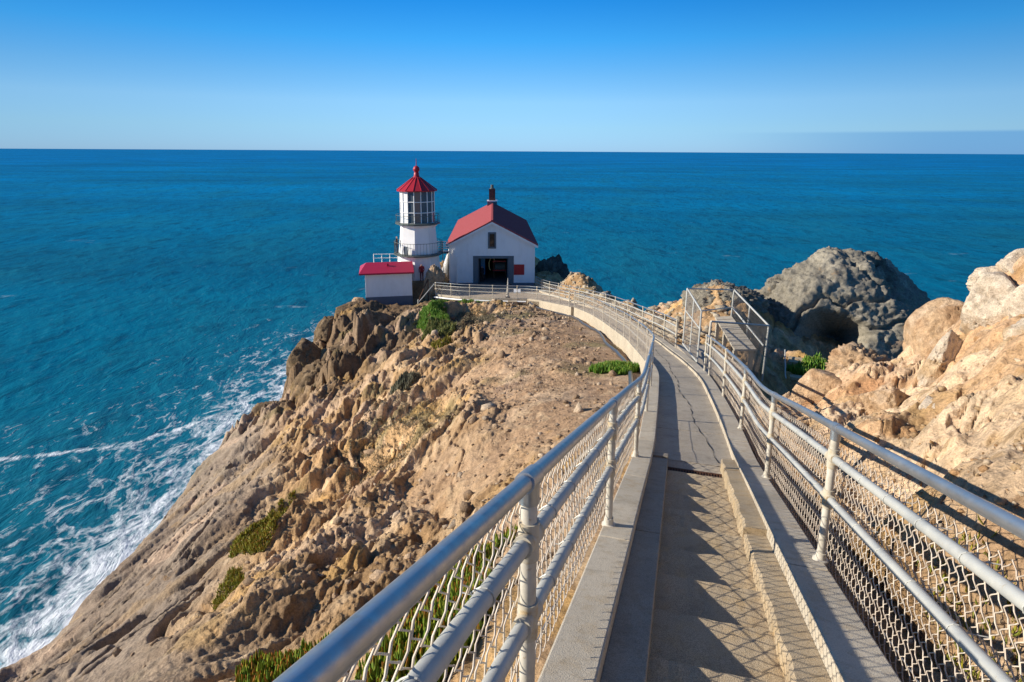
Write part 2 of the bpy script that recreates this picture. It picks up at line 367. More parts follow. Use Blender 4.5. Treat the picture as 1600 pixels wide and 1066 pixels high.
glint = t.math('MULTIPLY', t.ramp(chop2, [(0.56, 0.0), (0.72, 0.6)]), t.ramp(t.math('DIVIDE', dist, 1200.0, True), [(0.0, 1.0), (1.0, 0.1)])); deep = t.mix(glint, deep, (0.05, 0.22, 0.29))  # wave glints painted in as a lighter water colour, fading with distance
# foam: a broken web where the density attribute is high, plus scattered whitecaps
fo = t.attr('foam', 'Fac')
wp = t.n('ShaderNodeVectorMath', operation='ADD'); nz = t.n('ShaderNodeTexNoise'); t.l(p, nz.inputs[0]); nz.inputs['Scale'].default_value = 0.06; nz.inputs['Detail'].default_value = 4
sc_ = t.n('ShaderNodeVectorMath', operation='SCALE'); t.l(nz.outputs['Color'], sc_.inputs[0]); sc_.inputs['Scale'].default_value = 16
t.l(p, wp.inputs[0]); t.l(sc_.outputs[0], wp.inputs[1])
wm = t.mapping(wp.outputs[0], (1.0, 0.5, 1.0), (0, 0, R_(40)))
web = t.math('SUBTRACT', 1.0, t.math('MULTIPLY', t.voro(wm, 0.11, 'DISTANCE_TO_EDGE'), 3.2), True)
web2 = t.math('SUBTRACT', 1.0, t.math('MULTIPLY', t.voro(wm, 0.36, 'DISTANCE_TO_EDGE'), 3.0), True)
fn = t.noise(wm, 0.22, 8, 0.72); fn2 = t.noise(wm, 1.1, 4, 0.7)
fx = t.math('ADD', t.math('MULTIPLY', fo, 1.25), t.math('MULTIPLY', t.math('SUBTRACT', fn, 0.5), 1.5))
fx = t.math('ADD', fx, t.math('MULTIPLY', t.math('SUBTRACT', web, 0.6), 0.34)); fx = t.math('ADD', fx, t.math('MULTIPLY', t.math('SUBTRACT', web2, 0.6), 0.30))
fx = t.math('ADD', fx, t.math('MULTIPLY', t.math('SUBTRACT', fn2, 0.5), 0.6))
foam = t.ramp(fx, [(0.50, 0.0), (0.72, 0.45), (1.0, 0.95)])
foam = t.math('MULTIPLY', foam, t.ramp(fo, [(0.03, 0), (0.2, 1)]))
capn = t.noise(t.mapping(p, (0.5, 1.0, 1.0), (0, 0, R_(-18))), 0.028, 8, 0.70)
caps = t.math('MULTIPLY', t.ramp(capn, [(0.65, 0), (0.74, 0.5)]), t.ramp(t.math('DIVIDE', dist, 1600.0, True), [(0.0, 1.0), (0.35, 0.5), (0.6, 0.0)]))
foam = t.math('MAXIMUM', foam, caps)
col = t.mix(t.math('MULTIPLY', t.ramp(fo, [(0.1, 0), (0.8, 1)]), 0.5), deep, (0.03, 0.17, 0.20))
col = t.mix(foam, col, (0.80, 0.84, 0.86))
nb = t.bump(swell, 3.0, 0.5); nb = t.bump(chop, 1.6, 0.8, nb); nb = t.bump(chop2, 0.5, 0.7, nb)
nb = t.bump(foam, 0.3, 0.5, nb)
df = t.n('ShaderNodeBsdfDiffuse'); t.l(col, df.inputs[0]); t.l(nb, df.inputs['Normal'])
gl = t.n('ShaderNodeBsdfGlossy'); gl.inputs[0].default_value = (0.30, 0.7, 1.0, 1); gl.inputs['Roughness'].default_value = 0.32; t.l(nb, gl.inputs['Normal'])
fr2 = t.n('ShaderNodeFresnel'); fr2.inputs[0].default_value = 1.33; t.l(nb, fr2.inputs['Normal'])
ms = t.n('ShaderNodeMixShader'); t.l(t.math('MULTIPLY', t.math('MINIMUM', fr2.outputs[0], 0.10), t.math('SUBTRACT', 1.0, foam)), ms.inputs[0]); t.l(df.outputs[0], ms.inputs[1]); t.l(gl.outputs[0], ms.inputs[2])
t.l(ms.outputs[0], t.out.inputs[0]); M_SEA = t.m
link('sea', make_sea(), M_SEA, kind='structure')

# ------------------------------------------------------------------ terrain
LEFT = [(-2.5, 5.1, -5.1), (-4.2, 8.7, -7.4), (-7.5, 16.0, -11.4), (-11.7, 25.5, -14.9), (-15.5, 34.2, -17.4), (-1.6, 6.4, -5.9), (-2.3, 9.7, -7.5), (-3.3, 14.4, -9.3), (-4.8, 21.2, -11.0), (-7.1, 32.1, -12.8), (-9.9, 45.2, -13.3), (-11.4, 52.3, -13.7), (0.0, 12.4, -6.7), (0.0, 15.8, -7.2), (0.0, 21.7, -8.6), (0.0, 28.6, -9.7), (0.0, 38.6, -10.9), (0.0, 45.6, -11.9), (-6.9, 9.3, -9.4), (-11.3, 15.5, -13.9), (-17.0, 23.7, -18.6), (-19.3, 27.4, -20.4), (-18.0, 18.6, -18.5), (-19.7, 23.3, -20.4), (-19.1, 36.9, -19.0), (-17.4, 45.1, -18.6), (-15.9, 51.9, -15.6), (-14.2, 56.4, -13.8), (-6.3, 18.0, -11.7), (-9.1, 26.7, -13.9), (-12.6, 37.5, -15.9), (-1.3, 11.2, -7.3), (-1.9, 16.6, -8.6), (-2.9, 26.4, -10.5), (-4.7, 43.4, -12.3), (-11.5, 19.5, -14.0), (-6.8, 11.3, -9.6), (-16.8, 47.6, -16.8), (-11.3, 42.8, -15.1), (2.1, 18.4, -7.3), (3.0, 26.8, -8.9), (2.8, 36.7, -10.6),
        (-12, 60, -14.0), (-11, 68, -14.2), (-14, 66, -15.5), (-8, 70, -14), (-2, 70, -14.1), (-2, 84, -14.4), (-8, 84, -15), (4, 66, -14.4), (4, 80, -15), (-9, 57, -13.95), (-13.6, 54, -14.1), (-9, 54, -14.0),
        (-5, 0, -5.6), (-9, 2, -8.6), (-14, 6, -12.5), (-17, 12, -16), (-3, -6, -3.2), (-12, -6, -9), (-20, 0, -16), (-1.2, 2.5, -3.9), (-1.5, -1, -2.6)]
RIGHT = [(3.6, 4.4, -2.5), (4.7, 7.3, -3.5), (5.7, 10.3, -4.5), (3.3, 3.5, -2.2), (4.4, 4.8, -2.5), (5.9, 6.6, -2.6), (7.1, 8.1, -2.4), (8.1, 9.4, -2.2), (8.7, 10.2, -2.0), (8.6, 11.0, -2.7), (8.2, 11.5, -3.6), (7.7, 10.9, -3.8), (6.5, 9.0, -3.8), (7.8, 11.7, -4.2), (7.4, 12.4, -4.5), (6.6, 11.9, -4.7), (5.9, 10.9, -4.7), (5.2, 7.1, -3.4), (6.8, 8.6, -3.0), (5.3, 6.5, -2.9),
         (11, 9, -1.6), (13, 12, -4), (10.5, 12.6, -5.2), (9.4, 14.6, -5.9), (10.4, 14.6, -6.0), (13, 15, -8), (4, 0, -0.9), (8, 2, -0.6), (3, -4, -0.2), (8, -6, 0.5), (14, 3, -2.5),
         (6.4, 14.6, -6.9), (7.6, 16.2, -7.6), (9.4, 19.0, -8.9), (8.2, 13.4, -6.2), (11.4, 22.5, -8.9), (12.6, 24.0, -8.8), (7.8, 21.4, -7.1), (8.6, 21.4, -7.2), (8.6, 23.6, -7.4), (10.4, 20.4, -9.4), (10.2, 25.5, -8.4), (16, 22, -11), (18, 27, -10.8), (14, 28, -9.6),
         (4.9, 56.0, -12.1), (6.0, 51.5, -11.9), (7.4, 46.5, -10.9), (8.6, 42.4, -10.2), (9.0, 36.4, -9.4), (9.1, 31.4, -8.6), (8.6, 28.2, -8.3), (9.8, 31.6, -7.6), (11.6, 32.3, -6.9), (13.2, 32.3, -8.2), (17, 33, -9.8), (22, 34, -11.5), (12, 40, -12), (10.5, 47, -13.5)]
side = []
for s in np.arange(1.0, LF_END, 2.2):
    p, n, d = station(s); q = p - n * (HW + 0.55); side.append((q[0], q[1], p[2] - 0.62 - (0.15 if s < 14 else 0)))
    near = s < 20; q = p + n * (HW + (0.35 if near else 0.55)); side.append((q[0], q[1], p[2] - (0.42 if near else 0.6)))
for s in np.arange(LF_END, S_END, 2.2):
    p, n, d = station(s); q = p + n * (HW + 0.55); side.append((q[0], q[1], p[2] - 0.6))
for x, y in TERR[1:-2]: side.append((x - 0.3, y - 0.6, float(g(y)) - 0.55))
CP = np.array(LEFT + RIGHT + side)
def tps_fit(C, lam=0.02):
    d = np.hypot(C[:, None, 0] - C[None, :, 0], C[:, None, 1] - C[None, :, 1]); n = len(C)
    K = np.where(d > 0, d * d * np.log(d + 1e-9), 0) + lam * np.eye(n); Pm = np.c_[np.ones(n), C[:, :2]]
    A = np.block([[K, Pm], [Pm.T, np.zeros((3, 3))]]); return np.linalg.solve(A, np.r_[C[:, 2], 0, 0, 0])
TW = tps_fit(CP)
LIP = np.array([(-19, -10), (-20, 4), (-18.6, 12), (-18.3, 18.6), (-20.0, 23.3), (-20.2, 28.3), (-19.6, 37.5), (-18.6, 43), (-17.8, 47.1), (-16.6, 52.5), (-15.2, 57), (-15.5, 66), (-13, 78), (-7, 88), (4, 88), (6.5, 76), (6.5, 62), (7.5, 55), (9.2, 47), (10.5, 41), (12.5, 37), (18, 38), (24, 38), (25, 32), (20, 24), (15.5, 17), (15, 8), (16, -10)])
def lip_dist(x, y):
    d = np.full(x.shape, 1e9); ins = np.zeros(x.shape, bool); n = len(LIP)
    for i in range(n):
        ax, ay = LIP[i]; bx, by = LIP[(i + 1) % n]; ex, ey = bx - ax, by - ay
        tt = np.clip(((x - ax) * ex + (y - ay) * ey) / (ex * ex + ey * ey), 0, 1); d = np.minimum(d, np.hypot(x - ax - tt * ex, y - ay - tt * ey))
        cr = ((ay > y) != (by > y)) & (x < (bx - ax) * (y - ay) / (by - ay + 1e-12) + ax); ins ^= cr
    return np.where(ins, -d, d)
CLs = CL[::5]
def path_info(x, y):
    """signed lateral offset from the walkway centreline (left negative) and curb height there"""
    best = np.full(x.shape, 1e9); off = np.zeros(x.shape); zz = np.zeros(x.shape)
    for i in range(len(CLs) - 1):
        a = CLs[i]; b = CLs[i + 1]; e = b - a; L2 = e[0] ** 2 + e[1] ** 2
        tt = np.clip(((x - a[0]) * e[0] + (y - a[1]) * e[1]) / L2, 0, 1); dx = x - a[0] - tt * e[0]; dy = y - a[1] - tt * e[1]
        d = dx * dx + dy * dy; m = d < best
        best = np.where(m, d, best); off = np.where(m, (dx * e[1] - dy * e[0]) / math.sqrt(L2), off); zz = np.where(m, a[2] + tt * e[2], zz)
    return np.sqrt(best), off, zz
def base_height(x, y):
    z = TW[-3] + TW[-2] * x + TW[-1] * y
    for (cx, cy, _), wgt in zip(CP, TW[:-3]):
        d2 = (x - cx) ** 2 + (y - cy) ** 2; z = z + wgt * 0.5 * d2 * np.log(d2 + 1e-12)
    return z
TPOLY = np.array(TERR + [(2.3, 62.3)])
def in_poly(P, x, y):
    ins = np.zeros(x.shape, bool)
    for i in range(len(P)):
        ax, ay = P[i]; bx, by = P[(i + 1) % len(P)]; ins ^= ((ay > y) != (by > y)) & (x < (bx - ax) * (y - ay) / (by - ay + 1e-12) + ax)
    return ins
def terrain(x, y):
    """height and zone weights"""
    z0 = base_height(x, y)
    wx = x + 1.3 * fbm(x / 5, y / 5, 3, 31); wy = y + 1.3 * fbm(x / 5, y / 5, 3, 37)
    ld = lip_dist(x, y) + 1.1 * fbm(x / 4.5, y / 4.5, 4, 41)
    drop = np.where(ld > -2, 1.75 * (np.sqrt((ld + 2).clip(0) ** 2 + 4) - 2), 0)
    pd, off, pz = path_info(x, y)
    outer = sstep(HW + 0.1, HW + 1.6, pd)
    # zones
    slab = sstep(0.0, 3.5, -(x + 0.38 * y - 0.3) + 2.0 * fbm(x / 6, y / 6, 3, 45)) * sstep(44, 36, y)
    grav = sstep(-3.2, 0.4, x + 0.9 * fbm(x / 3, y / 3, 3, 51) * 2) * sstep(10, 13, y) * (off < 0) * sstep(46, 40, y)
    rightb = ((off > 0) & (y < 14)).astype(float) * sstep(HW + 0.25, HW + 1.4, pd)
    bench = sstep(4.0, 2.0, np.hypot(x + 11, (y - 57) * 0.8) * 0.5) 
    # relief
    u = wx * 0.95 - wy * 0.30; v = wx * 0.30 + wy * 0.95      # v runs up-slope
    big = fbm(wx / 7, wy / 7, 4, 61, ridged=True)
    f1, f2, rid, tl = cells(u / 2.3, v / 3.2, 71); f1b, f2b, ridb, tlb = cells(u / 0.75, v / 1.15, 73); ridc = tri(x / 0.26, y / 0.34, 75) * 0.5 + 0.5
    e1 = sstep(0.0, 0.22, f2 - f1); e2 = sstep(0.0, 0.24, f2b - f1b)
    dome = lambda f: np.sqrt(np.clip(1 - f * f, 0, 1)) - 0.6
    blk = sstep(-0.15, 0.35, fbm(x / 5.5, y / 5.5, 3, 63))
    cl = 0.75 * fbm(u / 5.0, v / 9.0, 4, 64, ridged=True) + 0.45 * big + e1 * (0.20 * rid + 0.16 * tl + 0.05) + 0.62 * facet(u / 2.4, v / 4.2, 5, 141, 0.50) - 0.3
    cl = cl + 0.34 * fbm(u / 1.5, v / 4.6, 5, 65, ridged=True, gain=0.55) + 0.12 * fbm(wx / 2.2, wy / 2.2, 4, 67) - 0.35 * sstep(0.05, 0.0, np.abs(fbm(u / 2.4, v / 6, 4, 69)))
    cl = cl + 0.08 * fbm(u / 0.6, v / 1.2, 4, 81, ridged=True) + 0.07 * fbm(x / 0.14, y / 0.14, 3, 83)
    # strata of the smooth grey slab: long shallow ribs running down to the sea
    su = wx * 0.35 + wy * 0.94; sv = -wx * 0.94 + wy * 0.35
    r1 = fbm(sv / 3.4, su / 16, 4, 91); r2 = fbm(sv / 0.9, su / 5, 4, 93, ridged=True)
    sl = 0.85 * r1 + 0.20 * r2 - 0.8 * sstep(0.06, 0.0, np.abs(fbm(sv / 4.2, su / 14, 4, 95))) - 0.35 * sstep(0.05, 0.0, np.abs(fbm(sv / 1.7, su / 6, 4, 96))) + 0.05 * fbm(x / 0.7, y / 0.7, 4, 97, ridged=True) + 0.03 * fbm(x / 0.16, y / 0.16, 3, 99) + 0.20 * facet(su / 4.0, sv / 1.5, 4, 161, 0.45) + 0.22 * e2 * ridb * sstep(0.15, 0.5, fbm(x / 6, y / 6, 2, 101))
    peb1, peb2, pr, pt = cells(x / 0.16, y / 0.16, 105)
    gr = 0.20 * fbm(x / 2.2, y / 2.2, 5, 107) + 0.10 * facet(x / 0.8, y / 0.8, 3, 163) + 0.07 * np.clip(pr - 0.72, 0, 1) * 3 * sstep(0.5, 0.1, peb1) + 0.025 * fbm(x / 0.14, y / 0.14, 3, 109)
    q1, q2, qr, qt = cells(x / 1.7, y / 1.25, 121); q1b, q2b, qrb, qtb = cells(x / 0.55, y / 0.42, 123)
    g1 = sstep(0.0, 0.20, q2 - q1); g2 = sstep(0.0, 0.3, q2b - q1b)
    ru = x * 0.8 + y * 0.6; rv_ = -x * 0.6 + y * 0.8
    rb = 0.52 * facet(ru / 1.7, rv_ / 1.15, 5, 151, 0.46) + 0.16 * g1 * qr - 0.16 * sstep(0.035, 0.0, np.abs(fbm(ru / 1.6, rv_ / 0.9, 4, 153))) - 0.07 * sstep(0.03, 0.0, np.abs(fbm(ru / 0.6, rv_ / 0.5, 3, 155))) + 0.02 * fbm(x / 0.1, y / 0.1, 3, 127)
    wts = [np.ones_like(x)]
    d = cl
    d = d * (1 - slab) + sl * slab; d = d * (1 - grav) + gr * grav; d = d * (1 - rightb) + rb * rightb
    amp = 0.25 + 0.75 * sstep(HW + 0.6, HW + 4.5, pd); amp = np.where((off > 0) & (y < 14), sstep(HW + 0.1, HW + 1.0, pd), np.where(off > 0, amp * 0.6, amp))
    amp = np.where(in_poly(np.array([(-14.5, 53), (-8, 53), (-8, 60), (-6.6, 62), (3, 62), (3, 88), (-7.5, 88), (-7.5, 68), (-13.6, 70), (-14.4, 58)]), x, y), 0.12, amp)
    nearc = np.hypot(x, y)
    tdist = np.full(x.shape, 1e9)
    for (ax, ay), (bx, by) in zip(TERR[1:6], TERR[2:7]):
        ex, ey = bx - ax, by - ay; tt = np.clip(((x - ax) * ex + (y - ay) * ey) / (ex * ex + ey * ey), 0, 1); tdist = np.minimum(tdist, np.hypot(x - ax - tt * ex, y - ay - tt * ey))
    amp = amp * (0.12 + 0.88 * sstep(0.6, 8.0, tdist))
    dkz = sstep(-8, -10.5, x + 0.10 * (y - 40)) * sstep(35, 39, y) * sstep(53, 49, y)
    d = d + dkz * (1.5 * e1 * (rid + 0.7 * tl) + 0.5 * e2 * ridb + 0.8 * fbm(u / 1.9, v / 3.0, 4, 135, ridged=True) - 0.7)
    fine_ = 0.06 * fbm(u / 0.42, v / 0.8, 5, 131, ridged=True, gain=0.62) + 0.11 * facet(u / 0.55, v / 0.8, 3, 137) + 0.06 * fbm(x / 0.11, y / 0.11, 3, 133)
    z = z0 + d * amp * np.where(nearc < 24, 0.38 + 0.62 * nearc / 24, 1.0) + fine_ * sstep(HW + 0.5, HW + 2.5, pd) * (1 - 0.75 * grav) * (1 - 0.8 * rightb) * (1 - 0.62 * slab) - drop
    # keep clear of the walkway, terrace and floors
    lim = np.where(pd < HW + 0.04, pz - 0.55, np.where(pd < HW + 0.5, pz - 0.30, 1e9))
    z = np.minimum(z, lim)
    z = np.where(in_poly(TPOLY, x, y), np.minimum(z, g(y) - 0.5), z)
    z = np.where((x > -14.2) & (x < -8.4) & (y > 53.6) & (y < 58.2), np.minimum(z, -13.98), z)
    z = np.where((x > -7.5) & (x < 2.6) & (y > 62) & (y < 85.5), np.minimum(z, -14.0), z)
    tp = sstep(4.4, 2.9, np.hypot(x + 9.39, y - 60.25)) * (~in_poly(TPOLY, x, y)); z = z * (1 - tp) - 12.44 * tp
    z = np.where(in_poly(np.array([(6.0, 17.4), (8.8, 17.4), (9.1, 23.8), (6.4, 23.8)]), x, y), np.minimum(z, -7.0), z)
    return np.maximum(z, SEA - 3), slab, grav, rightb, (f1, f2, rid, ridb, ridc, big, qr, qrb), ld
def TH(x, y):
    return terrain(np.atleast_1d(np.asarray(x, float)), np.atleast_1d(np.asarray(y, float)))[0]
def lerp(a, b, t): return a + (b - a) * t[..., None]
def rock_color(x, y, z, slab, grav, rightb, cc, slope):
    f1, f2, rid, ridb, ridc, big, qr, qrb = cc; C = lambda *c: np.array(c)
    n1 = fbm(x / 3.2, y / 3.2, 4, 201)[..., None]; n2 = fbm(x / 0.9, y / 0.9, 4, 203); n3 = fbm(x / 9, y / 9, 3, 205)
    col = np.ones(x.shape + (3,)) * C(0.40, 0.262, 0.138)
    col = lerp(col, C(0.55, 0.405, 0.255), sstep(0.1, 0.6, n2)); col = lerp(col, C(0.20, 0.125, 0.065), sstep(0.0, 0.55, -n2) * 0.8)
    col = lerp(col, C(0.45, 0.25, 0.08), sstep(0.25, 0.6, n3) * 0.6)
    col = lerp(col, C(0.50, 0.37, 0.255), sstep(0.55, 0.9, ridb) * 0.5); col = lerp(col, C(0.17, 0.11, 0.06), sstep(0.75, 1.0, rid) * 0.5)
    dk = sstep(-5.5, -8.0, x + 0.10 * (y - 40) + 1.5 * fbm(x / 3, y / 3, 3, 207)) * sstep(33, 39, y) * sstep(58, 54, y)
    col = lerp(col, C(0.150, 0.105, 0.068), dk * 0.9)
    sl = np.ones(x.shape + (3,)) * C(0.265, 0.212, 0.165)
    sl = lerp(sl, C(0.20, 0.155, 0.12), sstep(0.0, 0.6, fbm(x / 2.4, y / 5, 4, 211))); sl = lerp(sl, C(0.33, 0.27, 0.21), sstep(0.2, 0.6, n2) * 0.6)
    col = lerp(col, sl, slab)
    gr = np.ones(x.shape + (3,)) * C(0.36, 0.24, 0.15); gr = lerp(gr, C(0.27, 0.185, 0.13), sstep(0, 0.5, fbm(x / 1.8, y / 1.8, 4, 213))); gr = lerp(gr, C(0.47, 0.345, 0.235), sstep(0.05, 0.45, fbm(x / 1.1, y / 1.5, 5, 219)) * 0.8); gr = lerp(gr, C(0.50, 0.37, 0.24), sstep(0.6, 0.95, ridc) * 0.7)
    gr = lerp(gr, C(0.19, 0.17, 0.085), sstep(0.25, 0.55, fbm(x / 3.1, y / 3.1, 4, 215)) * 0.7)
    col = lerp(col, gr, grav)
    rb = np.ones(x.shape + (3,)) * C(0.52, 0.36, 0.22); rb = lerp(rb, C(0.56, 0.41, 0.26), sstep(0.1, 0.5, n2) * 0.8); rb = lerp(rb, C(0.33, 0.175, 0.085), sstep(0.1, 0.6, -n2)); rb = lerp(rb, C(0.60, 0.48, 0.35), sstep(0.62, 0.7, qr) * 0.45); rb = lerp(rb, C(0.38, 0.22, 0.12), sstep(0.3, 0.22, qr) * 0.4); rb = lerp(rb, C(0.60, 0.47, 0.33), sstep(0.8, 0.86, qrb) * 0.4)
    rb = lerp(rb, C(0.30, 0.19, 0.08), sstep(0.2, 0.5, fbm(x / 0.3, y / 0.3, 3, 217)) * 0.5)
    col = lerp(col, rb, rightb)
    # thin soil and low dry plants on the gentler ground
    veg = sstep(0.22, 0.5, fbm(x / 2.6, y / 2.6, 5, 221)) * sstep(1.1, 0.5, slope) * (1 - slab * 0.7) * (1 - rightb * 0.6) * 0.65
    col = lerp(col, C(0.135, 0.12, 0.055), veg)
    och = sstep(0.28, 0.5, fbm(x / 1.6, y / 1.6, 4, 225)) * (1 - slab * 0.6) * (1 - grav) * (1 - 0.7 * rightb) * 0.6; col = lerp(col, C(0.46, 0.29, 0.11), och)
    pk = sstep(0.15, 0.45, fbm(x / 4.3, y / 2.2, 4, 227)) * (1 - grav) * 0.5; col = lerp(col, C(0.50, 0.365, 0.265), pk)
    big_ = 1 + 0.32 * fbm(x / 5.5, y / 7.5, 3, 229)[..., None] * (1 - 0.6 * grav)[..., None]
    return np.clip(col * big_ * np.array([1.12, 1.09, 1.04]), 0.01, 0.72)
def make_terrain():
    az = np.concatenate([np.linspace(-180, -62, 34, endpoint=False), np.linspace(-62, -46, 40, endpoint=False), np.linspace(-46, 46, 900, endpoint=False), np.linspace(46, 60, 40, endpoint=False), np.linspace(60, 180, 35)])
    rad = np.geomspace(1.3, 125, 860)
    A, Rr = np.meshgrid(np.radians(az), rad); X = Rr * np.sin(A); Y = Rr * np.cos(A)
    Z, slab, grav, rightb, cc, ld = terrain(X, Y)
    dzr = np.gradient(Z, axis=0) / np.gradient(Rr, axis=0)
    slope = np.abs(dzr)
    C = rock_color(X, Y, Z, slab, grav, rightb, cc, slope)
    nr, na = X.shape; V = np.stack([X, Y, Z], -1).reshape(-1, 3)
    i = np.arange(nr - 1)[:, None] * na + np.arange(na - 1)[None]
    F = np.stack([i, i + 1, i + na + 1, i + na], -1).reshape(-1, 4)
    keep = (Z.reshape(-1)[F] > SEA - 2.9).any(1)
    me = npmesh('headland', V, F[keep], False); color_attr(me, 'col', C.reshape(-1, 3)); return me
def mat_rock(name, tint=(1, 1, 1), fine=1.0):
    t = NT(name); p = t.pos(); c = t.attr('col')
    a = t.noise(p, 5.0 * fine, 6, 0.68); b = t.noise(p, 34 * fine, 5, 0.68); v = t.voro(p, 13 * fine)
    c = t.mix(1.0, c, t.ramp(a, [(0.30, 0.62), (0.5, 1.0), (0.72, 1.32)]), 'MULTIPLY')
    c = t.mix(1.0, c, t.ramp(b, [(0.30, 0.66), (0.5, 1.0), (0.7, 1.3)]), 'MULTIPLY')
    rust = t.noise(p, 1.7, 5, 0.7); c = t.mix(t.ramp(rust, [(0.60, 0), (0.74, 0.55)]), c, (0.40, 0.22, 0.075))
    if tint != (1, 1, 1): c = t.mix(1.0, c, tint, 'MULTIPLY')
    nb = t.bump(a, 0.10 / fine, 0.75); nb = t.bump(b, 0.022 / fine, 0.9, nb); nb = t.bump(v, 0.03 / fine, 0.5, nb)
    return t.bsdf(c, 0.92, 0, nb, 0.12)
M_ROCK = mat_rock('cliff_rock')
head = link('headland', make_terrain(), M_ROCK, kind='structure')

# ------------------------------------------------------------------ walkway: slabs, curbs
def ribbon(s0, s1, o0, o1, dt, db, step=0.5):
    n = max(1, int(math.ceil((s1 - s0) / step))); mb = MB(); vv = []
    for i in range(n + 1):
        s = s0 + (s1 - s0) * i / n
        a = edge(s, o0); b = edge(s, o1); vv += [a + [0, 0, db], b + [0, 0, db], b + [0, 0, dt], a + [0, 0, dt]]
    ff = [(0, 1, 2, 3), (n * 4 + 3, n * 4 + 2, n * 4 + 1, n * 4)]
    for i in range(n):
        for k in range(4): ff.append((i * 4 + k, (i + 1) * 4 + k, (i + 1) * 4 + (k + 1) % 4, i * 4 + (k + 1) % 4))
    return mb.add(vv, ff)
walk = bpy.data.objects.new('walkway', None); COL.objects.link(walk); walk.location = tuple(edge(S0 + 8.6, 0)); setp(walk, kind='structure')
SR = S0 + 8.57
s = SR; k = 0
while s < LF_END - 0.5:
    L = 1.95 + 0.12 * math.sin(k * 2.1); e = min(s + L, LF_END)
    obj('slab', ribbon(s, e - 0.014, -0.61, 0.56, -0.16 + 0.003 * math.sin(k * 1.7), -0.42), M_RAMP, walk, bevel=0.006); s = e; k += 1
obj('slab', ribbon(s, S_END + 0.3, -0.80, 0.56, -0.16, -0.42), M_TERR, walk)
obj('subgrade', ribbon(SR, LF_END, -0.66, 0.6, -0.19, -0.9), M_CAVITY, walk)
s = S0 - 5.5; k = 0
while s < LF_END - 0.3:                       # left curb, in cast sections, continuing as a low retaining wall
    e = min(s + 2.42 + 0.2 * math.sin(k * 1.3), LF_END)
    obj('curb_section', ribbon(s, e - 0.012, -0.855, -0.60, 0.0, -1.5), M_CURB if s < S0 + 17 else M_WALL, walk, bevel=0.012); s = e; k += 1
s = S0 - 5.5; k = 0
while s < S_END - 0.3:
    e = min(s + 2.5 + 0.2 * math.sin(k * 1.9), S_END)
    obj('curb_section', ribbon(s, e - 0.012, 0.55, 0.84, 0.0, -1.3), M_CURB, walk, bevel=0.012); s = e; k += 1
# wandering tar-filled crack along the ramp
mb = MB(); vv = []
ss = np.arange(SR + 0.15, SR + 24, 0.14)
for q in ss:
    u = (q - SR); o = -0.02 + 0.10 * math.sin(u * 0.5 + 0.6) + 0.04 * math.sin(u * 1.7) + 0.30 * math.exp(-u / 1.6) + 0.012 * math.sin(u * 9)
    hw = 0.006 + 0.004 * math.sin(u * 7.1); a = edge(q, o - hw, -0.1515); b = edge(q, o + hw, -0.1515); vv += [a, b]
obj('tar_seam', mb.add(vv, [(2 * i, 2 * i + 1, 2 * i + 3, 2 * i + 2) for i in range(len(ss) - 1)]), M_TAR, walk)
# terrace
tv = [(x, y, float(g(y)) - 0.16) for x, y in TERR] + [(2.35, 62.3, float(g(62.3)) - 0.16), (3.2, 57.2, float(g(57.2)) - 0.16), (4.1, 53.0, float(g(53)) - 0.16), (4.85, 48.6, float(g(48.6)) - 0.16), (5.3, 45, float(g(45)) - 0.16)]
terr = bpy.data.objects.new('terrace', None); COL.objects.link(terr); terr.location = (-2, 56, -13.4); setp(terr, kind='structure')
nT = len(tv); mb = MB(); low = [(x, y, z - 1.2) for x, y, z in tv]
mb.add([(x, y, z + 0.012) for x, y, z in tv] + low, [tuple(range(nT - 1, -1, -1))] + [(i, (i + 1) % nT, nT + (i + 1) % nT, nT + i) for i in range(nT)])
bm = bmesh.new(); me = bpy.data.meshes.new('paving'); me.from_pydata(mb.v, [], mb.f); bm.from_mesh(me); bmesh.ops.recalc_face_normals(bm, faces=bm.faces); bmesh.ops.triangulate(bm, faces=bm.faces); bm.to_mesh(me); bm.free()
link('paving', me, M_TERR, terr)
for i in range(len(TERR) - 1):
    a = np.array([*TERR[i], float(g(TERR[i][1]))]); b = np.array([*TERR[i + 1], float(g(TERR[i + 1][1]))]); d = b - a; n = np.array([d[1], -d[0], 0]); n /= np.linalg.norm(n[:2])
    if n @ np.array([-2 - a[0], 57 - a[1], 0]) < 0: n = -n
    q = n * 0.22; a2 = a + d * 0.003; b2 = b - d * 0.003
    obj('curb_section', MB().hexa([a2 + [0, 0, -1.3], b2 + [0, 0, -1.3], b2 + q + [0, 0, -1.3], a2 + q + [0, 0, -1.3], a2, b2, b2 + q, a2 + q]), M_WALL, terr)
